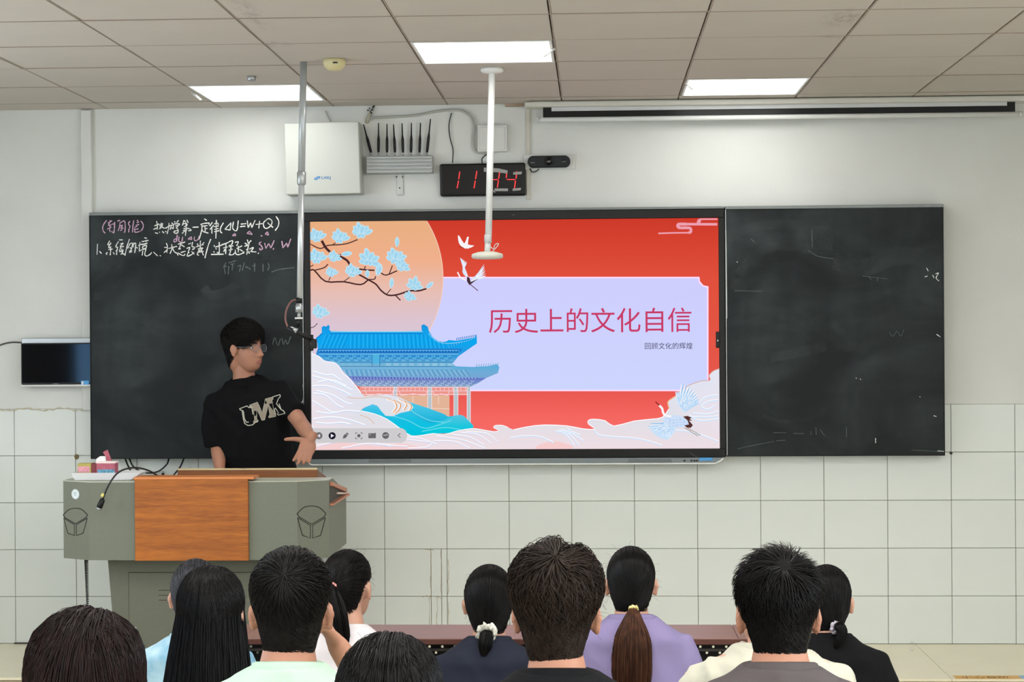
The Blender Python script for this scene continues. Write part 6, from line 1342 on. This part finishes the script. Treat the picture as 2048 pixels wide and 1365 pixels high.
# ------------------------------------------------------------------ the presenter
def presenter():
    Y = -.3; rng = np.random.default_rng(5); root = thing('person', (at(505, 900, Y).x, Y, 0), 'person in black T-shirt with letter print presenting behind the lectern, looking at the display', 'person')
    off = Vector(root.location); hs = 1.03; rl = lambda v: Vector(v) - off
    E_ = at(490, 698, Y); MH = Matrix.Translation(rl(E_)) @ Matrix.Rotation(-2.06, 4, 'Z') @ Matrix.Rotation(.03, 4, 'X') @ Matrix.Scale(hs, 4); M3 = np.array(MH)
    tf = lambda P: np.asarray([tuple(p) for p in P], float) @ M3[:3, :3].T + M3[:3, 3]
    NB = rl(at(488, 763, Y + .01)); MBd = Matrix.Translation(NB) @ Matrix.Rotation(-.17, 4, 'Y') @ Matrix.Rotation(PI + .08, 4, 'Z'); B3 = np.array(MBd)
    tb = lambda P: np.asarray([tuple(p) for p in P], float) @ B3[:3, :3].T + B3[:3, 3]
    parts = []; HP, HF = head_mesh(84, 64); parts.append((tf(HP), HF))
    for s_ in (1, -1): P, F = ear(s_, 1.02); parts.append((tf(P), F))
    n0 = MH @ Vector((0, -.02, -.02)); n1 = MBd @ Vector((0, -.02, .0)); n2 = MBd @ Vector((0, -.03, -.06)); parts.append(tube([n0, n0.lerp(n1, .5), n1, n2], [.05, .052, .06, .075], 22))
    T_, TF_ = torso(1, 1.02, 0, y=-.02, zmin=-.6); parts.append((tb(T_), TF_))
    SA = [MBd @ Vector((sg * .165, -.025, -.08)) for sg in (1, -1)]
    # image left arm hangs to the lectern, image right arm reaches towards the viewer
    EL = [rl(at(436, 886, -.27)), rl(at(603, 850, -.47))]; WR = [rl(at(440, 945, -.44)), rl(at(622, 878, -.62))]
    for i in (0, 1):
        S_, el, wr = SA[i], EL[i], WR[i]; c_ = MBd @ Vector(((1, -1)[i] * .1, -.02, -.06))
        parts.append(tube([c_, S_, S_.lerp(el, .5), el, el.lerp(wr, .3), el.lerp(wr, .7), wr], [.035, .048, .045, .038, .0395, .031, .0245], 18))
    hp = hand(WR[0], (0, -1, -.2), (0, -.2, 1), 1.0, .3, 1)
    for p in hp: parts.append(p)
    w, f, up = WR[1], Vector((-.28, -.5, -.82)).normalized(), Vector((.25, -.85, .45)); 
    for p in hand(w, f, up, 1.08, .42, 1)[:-1]: parts.append(p)
    up = (up - f * up.dot(f)).normalized(); sd = f.cross(up); b = w + f * .02 + sd * .02
    parts.append(tube([b, b + sd * .03 + f * .006, b + sd * .062 + f * .016, b + sd * .09 + f * .03, b + sd * .1 + f * .036], [.015, .0135, .0112, .0095, .007], 12))
    me = blob(parts, .0042, 3, .5); me.name = 'body'; me.materials.append(M_SKIN); body = link(bpy.data.objects.new('body', me), root)
    # T-shirt
    T2, F2 = torso(1.02, 1.08, .004, y=-.02, infl=.014, zmin=-.62); sp = [(tb(T2), F2)]
    for i in (0, 1):
        S_, el = SA[i], EL[i]; c_ = MBd @ Vector(((1, -1)[i] * .08, -.02, -.05)); d_ = (el - S_)
        if i == 0: pth = [c_, S_, S_.lerp(el, .3), S_.lerp(el, .65), rl(at(438, 893, -.275))]; rd = [.04, .062, .076, .08, (.084, .074)]
        else: pth = [c_, S_, S_.lerp(el, .3), S_.lerp(el, .5), rl(at(597, 827, -.42))]; rd = [.04, .06, .064, .062, .05]
        sp.append(tube(pth, rd, 22))
    m2 = folds(blob(sp, .008, 5, .5), .006, 3, (8, 8, 7)); m2.name = 't_shirt'; m2.materials.append(C_BLK2); so = link(bpy.data.objects.new('t_shirt', m2), root)
    th_ = np.linspace(0, 2 * PI, 41); V = []
    for t in th_[:-1]:
        p_ = Vector((.074 * math.cos(t), -.018 + .07 * math.sin(t), .012 - .02 * math.sin(t))); o_ = Vector((math.cos(t), math.sin(t), 0)); V += [p_ + o_ * .014 - Vector((0, 0, .02)), p_ + o_ * .007, p_ + Vector((0, 0, .004)), p_ - o_ * .004 - Vector((0, 0, .016))]
    mb = MB(); mb.add(tb(V), [(4 * i + k, 4 * i + k + 1, 4 * ((i + 1) % 40) + k + 1, 4 * ((i + 1) % 40) + k) for i in range(40) for k in range(3)], 0, True); obj('collar', mb, C_BLK2, root, local=True)
    # printed letters, laid on the cloth
    bv = BVHTree.FromPolygons([v.co for v in m2.vertices], [tuple(p.vertices) for p in m2.polygons])
    Z5_ = (380, 600, 3.793)
    def onshirt(x, y, lift=.0016):
        px, py = Z5_[0] + x / Z5_[2], Z5_[1] + y / Z5_[2]; d = (at(px, py, Y) - CAM).normalized(); h = bv.ray_cast(rl(CAM), d); return (h[0] if h[0] else rl(at(px, py, Y - .13))) - d * lift
    U_ = [(375,828),(437,808),(440,822),(424,830),(430,900),(440,918),(455,920),(468,905),(462,835),(452,828),(452,800),(512,778)]
    UO = [(375,828),(384,838),(395,838),(404,900),(415,940),(440,955),(475,950),(498,928)]
    UI = [(375,828),(432,806),(448,820),(462,808),(470,820),(478,870)]
    M_ = [(450,800),(512,776),(548,858),(572,752),(626,738),(632,752),(622,762),(640,862),(652,872),(650,886),(598,896),(596,884),(606,876),(594,800),(566,912),(546,916),(508,830),(506,905),(518,918),(514,928),(482,934),(480,924),(490,914),(480,818),(456,822)]
    KO = [(626,738),(682,720),(686,736),(672,748),(656,790),(690,832),(712,846),(720,862),(668,876),(664,864),(672,858),(648,822),(640,832),(650,872)]
    KI = [(640,752),(652,812),(676,742)]
    CRM = mat('cream_print', (206, 204, 188), .8); BGE = mat('beige_print', (150, 140, 124), .8)
    tri = tessellate_polygon([[Vector((*p, 0)) for p in M_]]); mb = MB(); mb.add([onshirt(*p) for p in M_], tri); pr = obj('letter_print', mb, BGE, root, local=True); pr['label'] = 'large overlapping letters UMK printed on the chest'
    mb = MB()
    for st in (UO + [(512, 926)], UI, [(404,842),(412,902),(428,930),(446,928)], KO, M_ + [M_[0]], [(690,832),(676,790)]):
        den = []
        for a, b_ in zip(st, st[1:]): den += [(a[0] + (b_[0] - a[0]) * k / 3, a[1] + (b_[1] - a[1]) * k / 3) for k in range(3)]
        mb.tube([onshirt(*p, .002) for p in den + [st[-1]]], .0024 if st[0] != M_[0] else .0009, 5, smooth=False)
    obj('outline', mb, CRM, pr, local=True)
    # face details
    hb = BVHTree.FromPolygons([Vector(p) for p in HP], [tuple(f_) for f_ in HF])
    def fs(x, z, l=.0): h = hb.ray_cast(Vector((x, .3, z)), Vector((0, -1, 0))); return Vector((x, (h[0].y if h[0] else .09) + l, z))
    for sg in (1, -1):
        c = fs(sg * .031, .003, -.0075); D_, F_ = sph(16, 12); mb = MB(); mb.add(tf([c + Vector(p) * .0112 for p in D_]), F_, 0, True); ey = obj('eye', mb, M_EYEW, root, local=True)
        mb = MB(); mb.add(tf([c + Vector((.0035 * 0, .0075, 0)) + Vector(p) * .0052 for p in D_]), F_, 0, True); obj('iris', mb, M_IRIS, ey, local=True)
        lid = [c + Vector((.0145 * math.cos(t), .0085 * (1 - .25 * abs(math.cos(t))), .0035 + .0055 * math.sin(t))) for t in np.linspace(.1, PI - .1, 9)]; V, F = tube(lid, .0018, 6); mb = MB(); mb.add(tf(V), F, 0, True); obj('eyelid', mb, M_HBASE, root, local=True)
        br_ = [fs(sg * (.012 + .036 * t), .022 + .006 * math.sin(t * 2.4), .001) for t in np.linspace(0, 1, 8)]; V, F = tube(br_, [.002, .0032, .0036, .0036, .0034, .003, .0022, .001], 6); mb = MB(); mb.add(tf(V), F, 0, True); obj('eyebrow', mb, H_BLACK, root, local=True)
    for z, r_ in ((-.0635, .0032), (-.0725, .004)):
        lp_ = [fs(x, z + .0012 * math.cos(x * 120) * (1 if z > -.07 else -1), -.0004) for x in np.linspace(-.021, .021, 11)]; V, F = tube(lp_, [r_ * (.25 + .75 * math.sin(PI * (i + .5) / 11)) for i in range(11)], 8); mb = MB(); mb.add(tf(V), F, 0, True); obj('lip', mb, M_LIP, root, local=True)
    # glasses
    gm = mat('thin_metal_frame', (150, 150, 152), .3, metal=.8); mb = MB(); gl = thing('tmp', (0, 0, 0), None, None); bpy.data.objects.remove(gl); yy = .094
    for sg in (1, -1):
        pts = [(sg * .033 + .0245 * math.cos(t), yy - .004 * abs(math.cos(t)) * (1 if math.cos(t) * sg > 0 else 0), .0 + .019 * math.sin(t)) for t in np.linspace(0, 2 * PI, 29)]; V, F = tube(pts, .0011, 6, False); mb.add(tf(V), F, 0, True)
        V, F = tube([(sg * .057, yy - .004, .006), (sg * .072, .07, .006), (sg * .082, .0, .008), (sg * .084, -.012, -.002)], .0012, 6); mb.add(tf(V), F, 0, True)
    V, F = tube([(-.009, yy, .004), (0, yy + .002, .007), (.009, yy, .004)], .0011, 6); mb.add(tf(V), F, 0, True); go = obj('glasses', mb, gm, root, local=True); go['label'] = 'thin metal framed glasses'
    for sg in (1, -1):
        mb = MB(); mb.add(tf([(sg * .033 + .0235 * math.cos(t), yy - .0015, .018 * math.sin(t)) for t in np.linspace(0, 2 * PI, 24, endpoint=False)]), [tuple(range(24))]); obj('lens', mb, mat('lens_glass', (235, 240, 245), .1, alpha=.05), go, local=True)
    # hair
    P, F = hair_cap(.012, .0, vert=.006); hp_ = [to_quads(tf(P), F)]
    for V, Q in (hair_short(rng, n=6500, th=.026, L=.07, whorl=(.0, -.62, .78), w=.0011, clump=120, side=.5, fringe=.012, wave=.12, low=.0), fly(rng, 90)): hp_.append((tf(V), Q))
    V, Q = join_quads(hp_); m = fast_mesh('hair', V, Q); m.materials.append(H_SOFT); m.materials.append(M_HBASE); mi_ = np.zeros(len(Q), np.int32); mi_[:len(hp_[0][1])] = 1; m.polygons.foreach_set('material_index', mi_); link(bpy.data.objects.new('hair', m), root)
    # trousers and shoes, hidden behind the lectern
    hip = MBd @ Vector((0, -.02, -.55)); hp = MB()
    V, F = tube([hip + Vector((0, 0, .12)), hip + Vector((0, 0, .0)), hip - Vector((0, 0, .08))], [(.16, .11), (.165, .115), (.15, .11)], 20); hp.add(V, F, 0, True)
    for sg in (1, -1):
        V, F = tube([hip + Vector((sg * .08, 0, -.02)), Vector((hip.x + sg * .1, hip.y, .5)), Vector((hip.x + sg * .11, hip.y + .01, .06))], [.085, .065, .055], 14); hp.add(V, F, 0, True)
    obj('trousers', hp, M_TROUSER, root, local=True)
    for sg in (1, -1):
        D_, F_ = sph(16, 10); mb = MB(); mb.add([(hip.x + sg * .11 + p[0] * .048, hip.y - .05 + p[1] * .12, max(0, .04 + p[2] * .05)) for p in D_], F_, 0, True); obj('shoe', mb, M_SHOE, root, local=True)
presenter()
